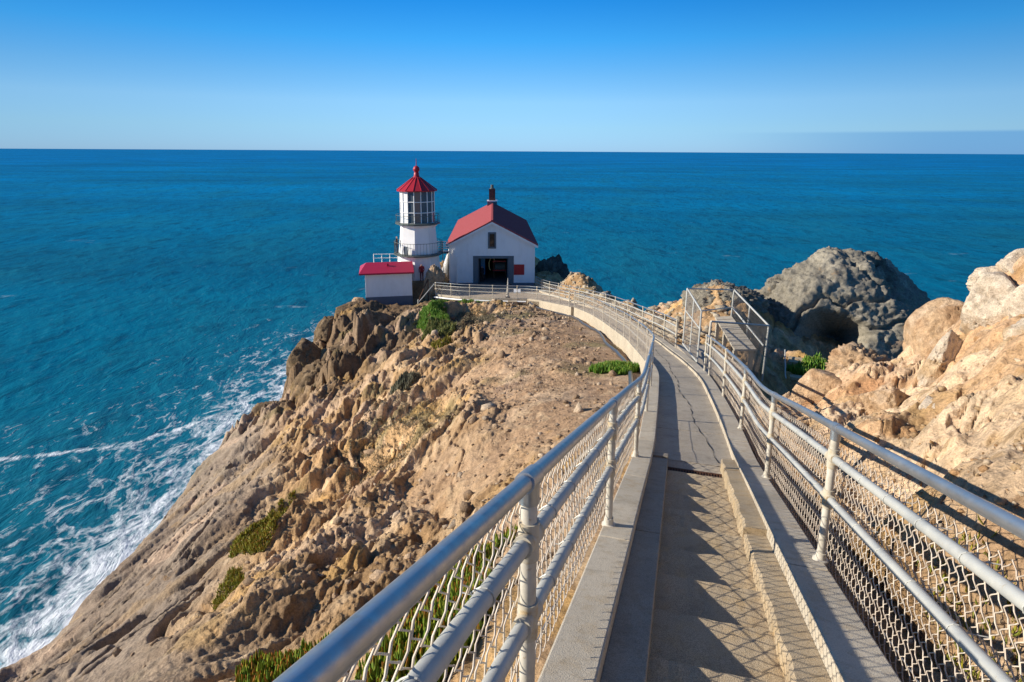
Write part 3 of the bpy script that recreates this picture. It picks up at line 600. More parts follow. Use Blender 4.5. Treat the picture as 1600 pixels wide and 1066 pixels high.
# ------------------------------------------------------------------ staircase
st = empty('staircase', tuple(SP(0.32, 8.5, HSTEP)), 'sandy concrete stair with long treads descending between two concrete curbs', 'stairs')
def slab_sp(l0, l1, a0, a1, h, hb):
    return MB().hexa([SP(l0, a0, hb), SP(l1, a0, hb), SP(l1, a1, hb), SP(l0, a1, hb), SP(l0, a0, h), SP(l1, a0, h), SP(l1, a1, h), SP(l0, a1, h)])
TREAD, A0 = 0.615, 3.015
def step_mesh(k):
    a1 = A0 + TREAD * k; a0 = a1 - TREAD; z1 = -(HSTEP + TS * a1); mb = MB(); n = 14; vv = []
    for i in range(n + 1):
        lt = -0.06 + 0.76 * i / n; j = 0.010 * (random.random() - 0.5); jz = 0.007 * (random.random() - 0.5)
        for a, z in ((a0 - 0.02, z1 - 0.30), (a0 - 0.02, z1 + 0.004), (a1 - 0.022 + j, z1 + jz), (a1 + j, z1 - 0.018 + jz), (a1 - 0.004, z1 - 0.30)):
            q = LAT * lt + FWD * a; vv.append((q[0], q[1], z))
    ff = [(0, 1, 2, 3, 4), tuple(n * 5 + i for i in (4, 3, 2, 1, 0))]
    for i in range(n):
        for m in range(5): ff.append((i * 5 + m, (i + 1) * 5 + m, (i + 1) * 5 + (m + 1) % 5, i * 5 + (m + 1) % 5))
    return mb.add(vv, [f[::-1] for f in ff])
for k in range(-11, 9): obj('step', step_mesh(k), M_STEP, st)
za = -(HSTEP + TS * 8.55)
mb = MB(); c8 = [LAT * l + FWD * a for l, a in ((-0.06, 7.92), (0.70, 7.92), (0.70, 8.56), (-0.06, 8.56))]
obj('landing', mb.hexa([(q[0], q[1], za - 0.3) for q in c8] + [(q[0], q[1], za + 0.005) for q in c8]), M_RAMP, st)
for a0, a1 in ((-5.5, -2.0), (-2.0, 1.2), (1.2, 4.9), (4.9, 8.30), (8.30, 8.55)):
    obj('left_ledge', slab_sp(-0.272, -0.055, a0, a1 - 0.01, HLED if a1 < 8.5 else HLED - 0.03, HLED + 0.8), M_SHADED_LEDGE, st, bevel=0.008)
def rough_ledge(a0, a1, h):
    mb = MB(); n = int((a1 - a0) / 0.09); vv = []
    for i in range(n + 1):
        a = a0 + (a1 - a0) * i / n; j = 0.014 * (random.random() - 0.5) + 0.006 * math.sin(a * 10.2)
        for l, hh in ((0.685 + j, h + 0.75), (0.685 + j, h + 0.02), (0.705 + j, h), (0.878, h - 0.006), (0.878, h + 0.75)): vv.append(SP(l, a, hh))
    ff = [(0, 1, 2, 3, 4), tuple(n * 5 + i for i in (4, 3, 2, 1, 0))]
    for i in range(n):
        for m in range(5): ff.append((i * 5 + m, (i + 1) * 5 + m, (i + 1) * 5 + (m + 1) % 5, i * 5 + (m + 1) % 5))
    return mb.add(vv, [f[::-1] for f in ff])
for a0, a1, h in ((-5.5, 1.5, 1.79), (1.512, 5.45, 1.785), (5.455, 8.0, 1.725), (8.012, 8.75, 1.72)): obj('right_ledge', rough_ledge(a0, a1, h), M_STEP, st)
gr = empty('drain_grate', tuple(SP(0.3, 8.22, HSTEP)), 'rusty iron drain grate across the foot of the stair', 'drain grate')
def flat(l0, l1, a0, a1, z0, z1):
    c = [LAT * l + FWD * a for l, a in ((l0, a0), (l1, a0), (l1, a1), (l0, a1))]
    return MB().hexa([(q[0], q[1], z0) for q in c] + [(q[0], q[1], z1) for q in c])
obj('frame', flat(-0.05, 0.685, 8.12, 8.145, za, za + 0.022), M_RUST, gr); obj('frame', flat(-0.05, 0.685, 8.305, 8.33, za, za + 0.022), M_RUST, gr)
obj('trough_shade', flat(-0.045, 0.68, 8.146, 8.304, za - 0.05, za + 0.0085), M_CAVITY, gr)  # solid near-black block: the shade of the hollow is put into its colour
for i in range(19): obj('bar', flat(-0.035 + 0.038 * i, -0.017 + 0.038 * i, 8.146, 8.304, za + 0.009, za + 0.020), M_RUST, gr)

# ------------------------------------------------------------------ pipe railings with chain-link mesh
HT, HM, HL_, PR = 1.10, 0.86, 0.53, 0.030
def wires(base, s0, s1, zb, zt, off, wdt, r, near):
    """zigzag wires between two stations; base(s) -> point, outward, along"""
    n = max(2, int(round((s1 - s0) / (wdt / 2)))); m = int(round((zt - zb) / (wdt / 2)))
    sub = 2 if near else 1; K = 4 if near else 3
    P = np.zeros((n, m * sub + 1, 3)); O = np.zeros((n, 3)); T = np.zeros((n, 3))
    for i in range(n):
        p, o, d = base(s0 + (i + 0.5) * (s1 - s0) / n); O[i] = o; T[i] = d
        for j in range(m * sub + 1):
            fr = j / sub; a = fr % 2; tri = a if a <= 1 else 2 - a
            x = (tri - 0.5) * (wdt / 2) * 1.06 * (1 if i % 2 == 0 else -1)
            ob = 0.0
            if near and j % 2 == 1: ob = 0.006 * (1 if (j // 2) % 2 else -1)
            P[i, j] = p + o * (off + ob + 0.004 * math.sin(i * 0.37 + fr * 0.3)) + d * x; P[i, j, 2] += zb + (zt - zb) * fr / m
    ang = [2 * math.pi * k / K + math.pi / 4 for k in range(K)]
    V = np.stack([P + O[:, None] * (math.cos(a) * r * 1.15) + T[:, None] * (math.sin(a) * r * 1.25) for a in ang], 2)
    J = m * sub + 1; idx = (np.arange(n)[:, None] * J + np.arange(J - 1)[None]) * K
    F = np.concatenate([np.stack([idx + k, idx + (k + 1) % K, idx + K + (k + 1) % K, idx + K + k], -1).reshape(-1, 4) for k in range(K)])
    return npmesh('chain_link', V.reshape(-1, 3), F, True)
def rail_curve(base, s0, s1, dz, step=0.6):
    n = max(1, int(math.ceil((s1 - s0) / step))); return [base(s0 + (s1 - s0) * i / n)[0] + np.array([0, 0, dz]) for i in range(n + 1)]
def make_fence(root, base, posts, near=lambda s: False, mesh=(-0.06, 0.90, 0.05, 0.10), first_free=False, seed=1):
    rnd = random.Random(seed)
    for s in posts:
        p, o, d = base(s); nr = near(s); sd_ = 16 if nr else 8
        up = np.array([0, 0, 1.0]); dd = d.copy(); dd[2] = (base(s + 0.1)[0][2] - base(s - 0.1)[0][2]) / 0.2; dd /= np.linalg.norm(dd)
        po = obj('post', MB().tube([p + up * -0.02, p + up * (HT - 0.02)], PR, sd_), M_POST, root, smooth=True)
        if nr:
            obj('base_flange', MB().lathe(p + up * 0.0, [(PR * 1.9, 0), (PR * 1.9, 0.012), (PR * 1.35, 0.02), (PR * 1.3, 0.07)], 16), M_POST, po, smooth=True)
        for h in ((HM, HL_) if s is not None else ()):
            f = obj('tee_fitting', MB().tube([p + up * (h - 0.075), p + up * (h + 0.075)], PR * 1.28, sd_), M_FIT, po, smooth=True)
            f2 = MB(); f2.tube([p + up * h - dd * 0.10, p + up * h + dd * 0.10], PR * 1.26, sd_)
            obj('tee_fitting', f2, M_FIT, po, smooth=True)
        obj('tee_fitting', MB().tube([p + up * HT - dd * 0.075, p + up * HT + dd * 0.075], PR * 1.24, sd_).tube([p + up * (HT - 0.09), p + up * (HT - 0.01)], PR * 1.24, sd_), M_FIT if not nr else M_GALV, po, smooth=True)
    for a, b in zip(posts[:-1], posts[1:]):
        nr = near(a) or near(b); sd_ = 16 if nr else 7
        obj('top_rail', MB().tube(rail_curve(base, a, b, HT), PR, sd_, False), M_GALV, root, smooth=True)
        obj('mid_rail', MB().tube(rail_curve(base, a, b, HM), PR * 0.95, sd_, False), M_PIPE, root, smooth=True)
        lo = obj('low_rail', MB().tube(rail_curve(base, a, b, HL_), PR * 0.95, sd_, False), M_PIPE, root, smooth=True)
        if mesh:
            zb, zt, off, wd = mesh
            link('chain_link', wires(base, a, b, zb, zt, off, wd, 0.0034 if nr else 0.0024, nr), M_WIRE, root, kind='stuff')
            if nr:
                tw = [base(q)[0] + base(q)[1] * (off + 0.006) + np.array([0, 0, zb + 0.10]) for q in np.linspace(a, b, 6)]
                obj('tension_wire', MB().tube(tw, 0.003, 5, False), M_GALV, root)
                for q in np.arange(a + 0.35, b - 0.2, 0.45):      # wire ties round the rails
                    pp, o, d = base(q)
                    for hh in (HM, HL_):
                        c = pp + np.array([0, 0, hh]); ring = [c + (o * math.cos(x) + np.array([0, 0, 1]) * math.sin(x)) * (PR * 1.06) + o * (0.012 if abs(x - 0) < 0.1 else 0) for x in np.linspace(0, 2 * math.pi, 11)]
                        obj('wire_tie', MB().tube(ring + [c + o * (off + 0.02)], 0.0028, 4), M_PIPE, lo)
def base_walk(off, sgn):
    def f(s):
        p, n, d = station(s); return p + n * off, n * sgn, d
    return f
def base_poly(pts):
    P_ = [np.array(p, float) for p in pts]; L = [0]
    for a, b in zip(P_[:-1], P_[1:]): L.append(L[-1] + float(np.linalg.norm((b - a)[:2])))
    cen = np.array([-2.0, 57.0])
    def f(s):
        q = np.array([np.interp(s, L, [p[k] for p in P_]) for k in range(3)])
        i = min(max(np.searchsorted(L, s) - 1, 0), len(P_) - 2); d = P_[i + 1] - P_[i]; d[2] = 0; d /= np.linalg.norm(d)
        o = np.array([d[1], -d[0], 0]); 
        if o[:2] @ (q[:2] - cen) < 0: o = -o
        return q, o, d
    f.L = L; return f
fl = empty('railing', tuple(edge(S0 + 4.6, -0.81)), 'long pipe and chain-link railing on the seaward left side of the walkway', 'railing', 'walkway railings')
lposts = [S0 - 4.7, S0 - 1.2, S0 + 1.9, S0 + 4.63, S0 + 7.74] + [near_station(x, y) for x, y in ((2.5, 10.8), (3.34, 14), (4.0, 17.0), (4.38, 18.9), (4.72, 21.7), (5.05, 24.4), (5.18, 26.4), (5.2, 28.7), (5.1, 30.8), (5.0, 33.4), (4.87, 36.6), (4.59, 39.9), (4.2, 42.9))]
make_fence(fl, base_walk(-0.81, -1), lposts, lambda s: s < S0 + 11, (0.085, 1.02, 0.05, 0.10))
fr_ = empty('railing', tuple(edge(S0 + 4.6, 0.83)), 'pipe and chain-link railing along the right curb of the stair, against the tan rock bank', 'railing', 'walkway railings')
rposts = [S0 - 4.1, S0 - 1.2, S0 + 1.75, S0 + 4.66, S0 + 7.57] + [near_station(x, y) for x, y in ((4.0, 9.8), (4.84, 13.03), (5.71, 16.6), (5.9, 17.6))]
make_fence(fr_, base_walk(0.82, 1), rposts, lambda s: s < S0 + 11, (-0.11, 0.91, 0.10, 0.10))
fq = empty('railing', tuple(edge(near_station(6.8, 34), 0.83)), 'pipe railing on the far right side of the walkway, curving down to the white house', 'railing', 'walkway railings')
qposts = [near_station(x, y) for x, y in [(6.46, 22.9)] + RFX[5:-1]] + [S_END - 0.2]
make_fence(fq, base_walk(0.83, 1), qposts, lambda s: False, (0.0, 0.90, 0.05, 0.10))
ft = empty('railing', (-1.4, 50.6, -12.4), 'light pipe railing with mesh along the terrace edge in front of the white house', 'railing', 'walkway railings')
bt = base_poly([(x, y, float(g(y))) for x, y in [(4.2, 43.0)] + TERR[1:7]])
make_fence(ft, bt, list(np.linspace(0.05, bt.L[-1] - 0.05, 9)), lambda s: False, (0.0, 0.9, 0.04, 0.10))

# ------------------------------------------------------------------ boulders
def h3(ix, iy, iz, seed): return h2(ix + 57 * iz, iy - 113 * iz, seed)
def vn3(p, seed=0):
    i = np.floor(p); f = p - i; f = f * f * f * (f * (f * 6 - 15) + 10); x, y, z = i.T; r = 0
    for dx in (0, 1):
        for dy in (0, 1):
            for dz in (0, 1):
                wt = (f[:, 0] if dx else 1 - f[:, 0]) * (f[:, 1] if dy else 1 - f[:, 1]) * (f[:, 2] if dz else 1 - f[:, 2])
                r = r + wt * h3(x + dx, y + dy, z + dz, seed)
    return r * 2 - 1
def fbm3(p, oct=4, seed=0, ridged=False, gain=0.5):
    s = 0; a = 1; t = 0
    for i in range(oct):
        n = vn3(p, seed + i * 19); n = 1 - 2 * np.abs(n) if ridged else n; s = s + a * n; t += a; a *= gain; p = p * 2.05 + 7.3
    return s / t
PAL = {'brown': ((0.175, 0.12, 0.070), (0.085, 0.062, 0.042), (0.27, 0.195, 0.12), (0.25, 0.16, 0.06)),
       'tan': ((0.46, 0.315, 0.19), (0.33, 0.20, 0.11), (0.55, 0.41, 0.28), (0.40, 0.21, 0.08)),
       'pale': ((0.55, 0.455, 0.345), (0.42, 0.33, 0.24), (0.62, 0.53, 0.42), (0.42, 0.26, 0.11)),
       'grey': ((0.225, 0.205, 0.165), (0.085, 0.075, 0.058), (0.36, 0.325, 0.255), (0.33, 0.15, 0.06)),
       'dark': ((0.10, 0.095, 0.08), (0.055, 0.052, 0.045), (0.16, 0.15, 0.125), (0.09, 0.10, 0.05))}  # 'dark': shade of the rock behind the house, put into its colour
M_BOULD = mat_rock('boulder_rock', fine=1.6)
M_SMOOTH = None
_ico = {}
def ico(n):
    if n not in _ico:
        bm = bmesh.new(); bmesh.ops.create_icosphere(bm, subdivisions=n, radius=1); bm.verts.ensure_lookup_table()
        _ico[n] = (np.array([v.co[:] for v in bm.verts]), np.array([[v.index for v in f.verts] for f in bm.faces])); bm.free()
    return _ico[n]
def boulder(label, c, rad, seed, pal, rot=(0, 0, 0), sub=5, lump=0.20, facets=26, fine=0.04, name='boulder', cave=None, group=None, fr=(0.58, 0.96), mat=None):
    D, F = ico(sub); r = 1 + lump * fbm3(D * 1.4 + seed, 3, seed); rg = random.Random(seed)
    for k in range(facets):
        nrm = Vector((rg.gauss(0, 1), rg.gauss(0, 1), rg.gauss(0, 1))).normalized(); dd = rg.uniform(*fr); q = D @ np.array(nrm)
        lim = np.where(q > 0.2, dd / np.maximum(q, 0.2), 9); r = np.where(r > lim, lim * 0.96 + r * 0.04, r)
    r = r + fine * fbm3(D * 6 + seed + 0.5 * fbm3(D * 3, 2, seed + 4)[:, None], 6, seed + 3, True, 0.6) + fine * 0.9 * fbm3(D * 18 + seed, 5, seed + 5, True, 0.6) - 0.09 * sstep(0.07, 0.0, np.abs(fbm3(D * 1.7 + seed * 1.3, 3, seed + 7)))
    cv = None
    if cave is not None:
        cd, ca, cdepth = cave; cd = np.array(Vector(cd).normalized()); up = np.array([0, 0, 1.0]); sd_ = np.cross(cd, up); sd_ /= np.linalg.norm(sd_); uu = np.cross(sd_, cd)
        ax = np.arctan2(D @ sd_, D @ cd); ay = np.arctan2(D @ uu, D @ cd)
        e = np.sqrt((ax / ca[0]) ** 2 + (ay / ca[1]) ** 2) + 0.22 * fbm3(D * 4, 3, seed + 9); r = r * (1 - cdepth * sstep(1.05, 0.72, e) * (D @ cd > 0))
    V = D * r[:, None] * np.array(rad); Rm = np.array(Matrix.Rotation(rot[2], 3, 'Z') @ Matrix.Rotation(rot[1], 3, 'Y') @ Matrix.Rotation(rot[0], 3, 'X'))
    V = V @ Rm.T; sz = max(rad)
    me = npmesh(name, V, F, False); C = [np.array(q) for q in PAL[pal]]
    W_ = V + np.array(c)
    n1 = fbm3(W_ * (1.6 / sz) * 1.2, 4, seed + 21); n2 = fbm3(W_ * (5 / sz), 4, seed + 23); n3 = fbm3(W_ * (1.1 / sz), 3, seed + 27)
    col = np.ones_like(V) * C[0]; col = lerp(col, C[1], sstep(0.0, 0.5, n1) * 0.9); col = lerp(col, C[2], sstep(0.0, 0.5, n2) * 0.8); col = lerp(col, C[3], sstep(0.2, 0.5, n3) * 0.6 * (V[:, 2] < 0.25 * rad[2]))
    color_attr(me, 'col', col)
    o = link(name, me, mat or M_BOULD, label=label, cat='boulder', group=group); o.location = c; return o
G1 = 'boulders on the left cliff edge'
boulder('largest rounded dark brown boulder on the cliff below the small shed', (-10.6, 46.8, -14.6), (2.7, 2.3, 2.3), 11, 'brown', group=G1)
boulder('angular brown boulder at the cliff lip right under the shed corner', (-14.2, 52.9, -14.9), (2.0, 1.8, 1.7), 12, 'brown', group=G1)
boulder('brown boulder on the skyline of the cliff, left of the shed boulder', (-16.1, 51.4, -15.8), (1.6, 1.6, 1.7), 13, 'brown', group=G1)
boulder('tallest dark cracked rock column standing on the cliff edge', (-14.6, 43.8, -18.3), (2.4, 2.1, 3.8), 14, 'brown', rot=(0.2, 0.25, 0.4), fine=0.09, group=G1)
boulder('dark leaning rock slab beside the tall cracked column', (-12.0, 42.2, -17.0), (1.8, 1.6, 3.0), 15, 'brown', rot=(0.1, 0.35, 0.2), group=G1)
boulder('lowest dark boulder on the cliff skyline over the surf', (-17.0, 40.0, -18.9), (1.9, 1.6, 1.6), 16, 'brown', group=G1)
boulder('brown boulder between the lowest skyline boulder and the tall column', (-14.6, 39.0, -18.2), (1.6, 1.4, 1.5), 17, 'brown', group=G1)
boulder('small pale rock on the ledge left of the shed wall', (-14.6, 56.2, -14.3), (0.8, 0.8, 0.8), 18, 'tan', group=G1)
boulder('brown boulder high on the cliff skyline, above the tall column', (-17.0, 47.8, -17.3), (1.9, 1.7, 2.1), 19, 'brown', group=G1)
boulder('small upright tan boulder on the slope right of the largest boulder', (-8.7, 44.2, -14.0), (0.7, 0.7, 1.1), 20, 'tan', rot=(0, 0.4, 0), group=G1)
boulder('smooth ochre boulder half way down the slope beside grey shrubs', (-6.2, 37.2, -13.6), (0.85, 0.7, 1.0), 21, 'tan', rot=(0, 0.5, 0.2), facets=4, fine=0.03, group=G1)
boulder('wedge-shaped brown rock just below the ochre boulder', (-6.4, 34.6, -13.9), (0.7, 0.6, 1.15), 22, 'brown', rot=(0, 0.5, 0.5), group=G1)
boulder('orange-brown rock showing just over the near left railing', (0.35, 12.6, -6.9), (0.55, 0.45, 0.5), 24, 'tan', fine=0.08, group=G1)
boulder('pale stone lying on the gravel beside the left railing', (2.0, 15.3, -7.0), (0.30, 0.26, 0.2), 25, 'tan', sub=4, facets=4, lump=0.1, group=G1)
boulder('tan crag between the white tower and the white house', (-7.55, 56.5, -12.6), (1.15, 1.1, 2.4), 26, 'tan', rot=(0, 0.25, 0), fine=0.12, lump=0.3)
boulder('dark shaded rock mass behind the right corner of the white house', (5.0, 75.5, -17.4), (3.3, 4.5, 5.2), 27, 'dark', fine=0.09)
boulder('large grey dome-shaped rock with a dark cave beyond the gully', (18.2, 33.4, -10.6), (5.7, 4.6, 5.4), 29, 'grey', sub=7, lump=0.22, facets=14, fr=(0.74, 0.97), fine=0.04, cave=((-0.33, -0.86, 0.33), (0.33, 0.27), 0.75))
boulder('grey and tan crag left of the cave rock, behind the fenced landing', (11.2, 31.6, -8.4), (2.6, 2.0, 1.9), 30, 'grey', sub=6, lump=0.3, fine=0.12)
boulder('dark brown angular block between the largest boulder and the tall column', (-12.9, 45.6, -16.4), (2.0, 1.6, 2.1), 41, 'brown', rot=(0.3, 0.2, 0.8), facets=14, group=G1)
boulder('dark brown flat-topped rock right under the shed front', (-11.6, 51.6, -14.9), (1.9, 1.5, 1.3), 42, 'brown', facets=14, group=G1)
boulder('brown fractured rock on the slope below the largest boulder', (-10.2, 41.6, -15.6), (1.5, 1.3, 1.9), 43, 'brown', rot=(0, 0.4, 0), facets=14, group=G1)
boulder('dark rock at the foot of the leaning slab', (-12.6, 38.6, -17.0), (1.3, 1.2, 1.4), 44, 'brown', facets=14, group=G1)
G2 = 'rocks of the tan outcrop on the right'
boulder('smooth tan slab-like boulder leaning on the left end of the outcrop', (8.35, 11.3, -3.6), (0.72, 0.7, 1.0), 31, 'tan', rot=(0.0, 0.55, 0.3), facets=9, lump=0.10, fine=0.02, group=G2)
boulder('biggest pale block high on the tan outcrop', (7.95, 9.65, -2.55), (0.68, 0.6, 0.66), 32, 'pale', rot=(0.1, 0.2, 0.3), facets=14, lump=0.12, fine=0.02, group=G2)
boulder('pale block resting on top of the biggest pale block', (8.35, 10.3, -2.12), (0.5, 0.4, 0.27), 33, 'pale', rot=(0, -0.25, 0.2), facets=13, lump=0.12, fine=0.02, group=G2)
boulder('highest pale rock of the outcrop at the right picture edge', (8.6, 9.9, -1.92), (0.5, 0.45, 0.40), 34, 'pale', facets=13, lump=0.12, fine=0.02, group=G2)
boulder('pale rounded rock at the right edge beside the biggest block', (8.0, 8.75, -2.35), (0.55, 0.5, 0.55), 35, 'pale', facets=13, lump=0.12, fine=0.02, group=G2)
boulder('rough pitted rock pile at the head of the gully', (9.0, 15.0, -5.55), (0.95, 0.7, 0.75), 36, 'tan', fine=0.16, lump=0.35, group=G2)
boulder('pitted tan boulder right of the rough rock pile', (10.0, 14.6, -5.4), (0.5, 0.45, 0.52), 37, 'tan', fine=0.12, group=G2)
boulder('rounded orange-tan rock at the lower end of the outcrop by the railing', (6.9, 12.1, -5.2), (0.85, 0.7, 0.85), 38, 'tan', facets=13, lump=0.15, fine=0.03, group=G2)

for lab, c, r, sd_, pl, ro in (
    ('angular tan plate of rock just above the railing shadow, left end', (6.35, 9.5, -4.15), (0.75, 0.5, 0.6), 51, 'tan', (0.2, 0.5, 0.3)),
    ('pale wedge of rock in the middle of the outcrop below the smooth boulder', (7.15, 9.7, -3.55), (0.5, 0.4, 0.75), 52, 'pale', (0.1, 0.35, 0.6)),
    ('tan fractured block right of the pale wedge', (7.5, 9.0, -2.95), (0.55, 0.45, 0.6), 53, 'tan', (0.3, 0.3, 0.1)),
    ('orange-tan sloping slab near the middle of the outcrop', (6.4, 8.0, -3.35), (0.8, 0.45, 0.45), 54, 'tan', (0.1, 0.6, 0.4)),
    ('pale cracked slab at the right edge above the railing', (6.4, 6.9, -2.75), (0.6, 0.4, 0.55), 55, 'pale', (0.0, 0.45, 0.3)),
    ('tan block under the biggest pale block', (7.6, 8.3, -2.7), (0.6, 0.5, 0.55), 56, 'tan', (0.4, 0.2, 0.2)),
    ('big pale slab at the right picture edge between the pale blocks and the railing', (7.15, 7.75, -2.45), (0.75, 0.55, 0.6), 58, 'pale', (0.2, 0.3, 0.5)),
    ('small pale block low on the outcrop over the railing shadow', (5.6, 7.6, -3.45), (0.35, 0.3, 0.3), 57, 'pale', (0.3, 0.5, 0.7))):
    boulder(lab, c, r, sd_, pl, rot=ro, facets=20, fr=(0.38, 0.8), lump=0.06, fine=0.02, group=G2)
# ------------------------------------------------------------------ paints for the buildings
def mat_paint(name, col, dirt, rough=0.55, lines=None, amt=0.35):
    t = NT(name); p = t.pos(); a = t.noise(t.mapping(p, (1, 1, 0.35)), 2.2, 6, 0.65); c = t.mix(t.math('MULTIPLY', t.ramp(a, [(0.45, 0), (0.75, 1)]), amt), col, dirt); nb = None
    if lines:
        wv = t.n('ShaderNodeTexWave', wave_type='BANDS', bands_direction=lines[0], wave_profile='SAW'); t.l(p, wv.inputs[0]); wv.inputs['Scale'].default_value = lines[1]; nb = t.bump(wv.outputs['Fac'], 0.012, 0.25)
    return t.bsdf(c, rough, 0, nb, 0.35 if rough < 0.9 else 0.03)
M_WHITE = mat_paint('white_clapboard', (0.88, 0.88, 0.87), (0.62, 0.60, 0.56), lines=('Z', 2.2))
M_TRIM = mat_paint('white_trim', (0.88, 0.88, 0.86), (0.66, 0.64, 0.6))
M_SHINGLE = mat_paint('red_shingles', (0.34, 0.085, 0.092), (0.28, 0.065, 0.065), 1.0, ('Z', 3.2), 0.7)
M_REDMETAL = mat_paint('red_metal_roof', (0.42, 0.018, 0.055), (0.32, 0.02, 0.05), 0.45)
M_REDPAINT = mat_paint('red_paint', (0.42, 0.022, 0.035), (0.36, 0.02, 0.03), 0.4)
M_BLUEGREY = mat_paint('blue_grey_paint', (0.105, 0.14, 0.165), (0.08, 0.10, 0.12), 0.55)
M_PLINTH = mat_paint('blue_grey_plinth', (0.12, 0.15, 0.19), (0.09, 0.11, 0.14), 0.7)
M_GREEN = mat_paint('dark_green_iron', (0.10, 0.125, 0.115), (0.09, 0.07, 0.05), 0.5)
M_SIGN = mat_paint('red_sign', (0.42, 0.02, 0.025), (0.36, 0.02, 0.02), 0.5)
M_BRICK = mat_worn('chimney_brick', (0.14, 0.06, 0.045), (0.07, 0.035, 0.03), 0.85, 4, 30, 0.01)
M_FLOOR = mat_concrete('house_floor', (0.16, 0.15, 0.14), (0.11, 0.10, 0.10), (0.1, 0.09, 0.08))
M_BLUE = mat_paint('blue_panel', (0.05, 0.25, 0.55), (0.04, 0.2, 0.45), 0.5)
M_CREAM = mat_paint('cream_pipe', (0.6, 0.52, 0.25), (0.5, 0.4, 0.2), 0.4)
t = NT('lantern_glass'); M_GLASS = t.bsdf((0.10, 0.12, 0.14), 0.12, 0, None, 0.5)
t = NT('window_glass'); M_PANE = t.bsdf((0.015, 0.02, 0.025), 0.06, 0, None, 0.6)

# ------------------------------------------------------------------ the white house
hm = Matrix.Translation((-2.085, 62.40, -13.7)) @ Matrix.Rotation(R_(1.8), 4, 'Z')
H_ = lambda mb: mb.xf(hm)
house = empty('house', (-2.085, 62.4, -13.7), 'white gabled house with a red shingle roof and an open wide doorway', 'house')
HX, HLn, WH, AP = 4.375, 22.0, 4.30, 6.57
def wall_grid(x0, x1, z0, z1, holes, y0, y1):
    xs = sorted({x0, x1, *[h for q in holes for h in q[:2]]}); zs = sorted({z0, z1, *[h for q in holes for h in q[2:]]}); mb = MB()
    for a, b in zip(xs[:-1], xs[1:]):
        for c, d in zip(zs[:-1], zs[1:]):
            if any(q[0] <= a and b <= q[1] and q[2] <= c and d <= q[3] for q in holes): continue
            mb.box(a, b, y0, y1, c, d)
    return mb
obj('front_wall', H_(wall_grid(-HX, HX, 0.0, WH, [(-1.75, 2.02, 0.0, 2.93)], 0, 0.25)), M_WHITE, house)
gv = [(-HX, 0.001, WH), (HX, 0.001, WH), (0, 0.001, AP - 0.08), (-HX, 0.25, WH), (HX, 0.25, WH), (0, 0.25, AP - 0.08)]
obj('gable', H_(MB().add(gv, [(0, 1, 2), (5, 4, 3), (0, 3, 4, 1), (1, 4, 5, 2), (2, 5, 3, 0)])), M_WHITE, house)
gv2 = [(x, y + HLn - 0.25, z) for x, y, z in gv]; obj('gable', H_(MB().add(gv2, [(0, 1, 2), (5, 4, 3), (0, 3, 4, 1), (1, 4, 5, 2), (2, 5, 3, 0)])), M_WHITE, house)
obj('side_wall', H_(MB().box(-HX, -HX + 0.25, 0.252, HLn - 0.252, 0, WH - 0.05)), M_WHITE, house)
obj('side_wall', H_(MB().box(HX - 0.25, HX, 0.252, HLn - 0.252, 0, WH - 0.05)), M_WHITE, house)
obj('back_wall', H_(MB().box(-HX, HX, HLn - 0.25, HLn, 0, WH)), M_WHITE, house)
obj('floor', H_(MB().box(-HX + 0.02, HX - 0.02, 0.02, HLn - 0.02, -0.35, 0.03)), M_FLOOR, house)
obj('plinth', H_(MB().box(-HX - 0.03, -1.78, -0.04, 0.1, -0.4, 0.14).box(2.05, HX + 0.03, -0.04, 0.1, -0.4, 0.14)), M_PLINTH, house)
OV, PT = 4.77, 0.52
for sg in (-1, 1):
    e, rz, ez = sg * OV, AP + 0.02, AP + 0.02 - OV * PT
    y0, y1 = -0.38, HLn + 0.38
    p = [(0, y0, rz), (e, y0, ez), (e, y1, ez), (0, y1, rz)]; q = [(x, y, z + 0.14) for x, y, z in p]
    obj('roof_slope', H_(MB().hexa(p + q)), M_SHINGLE, house)
    f = [(0, y0 + 0.02, rz - 0.003), (e * 0.995, y0 + 0.02, ez - 0.003), (e * 0.995, y0 + 0.07, ez - 0.003), (0, y0 + 0.07, rz - 0.003)]
    obj('bargeboard', H_(MB().hexa([(x, y, z - 0.24) for x, y, z in f] + f)), M_TRIM, house)
    obj('corner_board', H_(MB().box(sg * HX - 0.09, sg * HX + 0.09, -0.03, 0.22, 0.14, WH - 0.12)), M_TRIM, house)
obj('ridge_cap', H_(MB().box(-0.10, 0.10, -0.40, HLn + 0.4, AP + 0.12, AP + 0.19)), M_SHINGLE, house)
dr = obj('door_frame', H_(MB().box(-1.98, -1.46, -0.05, 0.27, 0.03, 3.0).box(1.68, 2.26, -0.05, 0.27, 0.03, 3.0).box(-1.46, 1.68, -0.05, 0.27, 2.74, 3.0)), M_BLUEGREY, house)
obj('door_leaf', H_(MB().box(-1.44, -1.36, 0.3, 1.5, 0.04, 2.7)), M_BLUEGREY, dr); obj('door_leaf', H_(MB().box(1.58, 1.66, 0.3, 1.9, 0.04, 2.7)), M_BLUEGREY, dr)
wn = obj('window', H_(MB().box(-0.42, -0.26, -0.07, 0.02, 3.78, 5.48).box(0.26, 0.42, -0.07, 0.02, 3.78, 5.48).box(-0.26, 0.26, -0.07, 0.02, 5.30, 5.48).box(-0.26, 0.26, -0.09, 0.02, 3.78, 3.96)), M_BLUEGREY, house)
obj('pane', H_(MB().box(-0.26, 0.26, -0.02, -0.004, 3.96, 5.30)), M_PANE, wn)
obj('wall_pilaster', H_(MB().box(-3.72, -3.58, -0.28, -0.002, 0.1, 2.95)), M_TRIM, house)
obj('wall_pilaster', H_(MB().box(-4.02, -3.86, -0.2, -0.002, 3.0, 3.7)), M_TRIM, house)
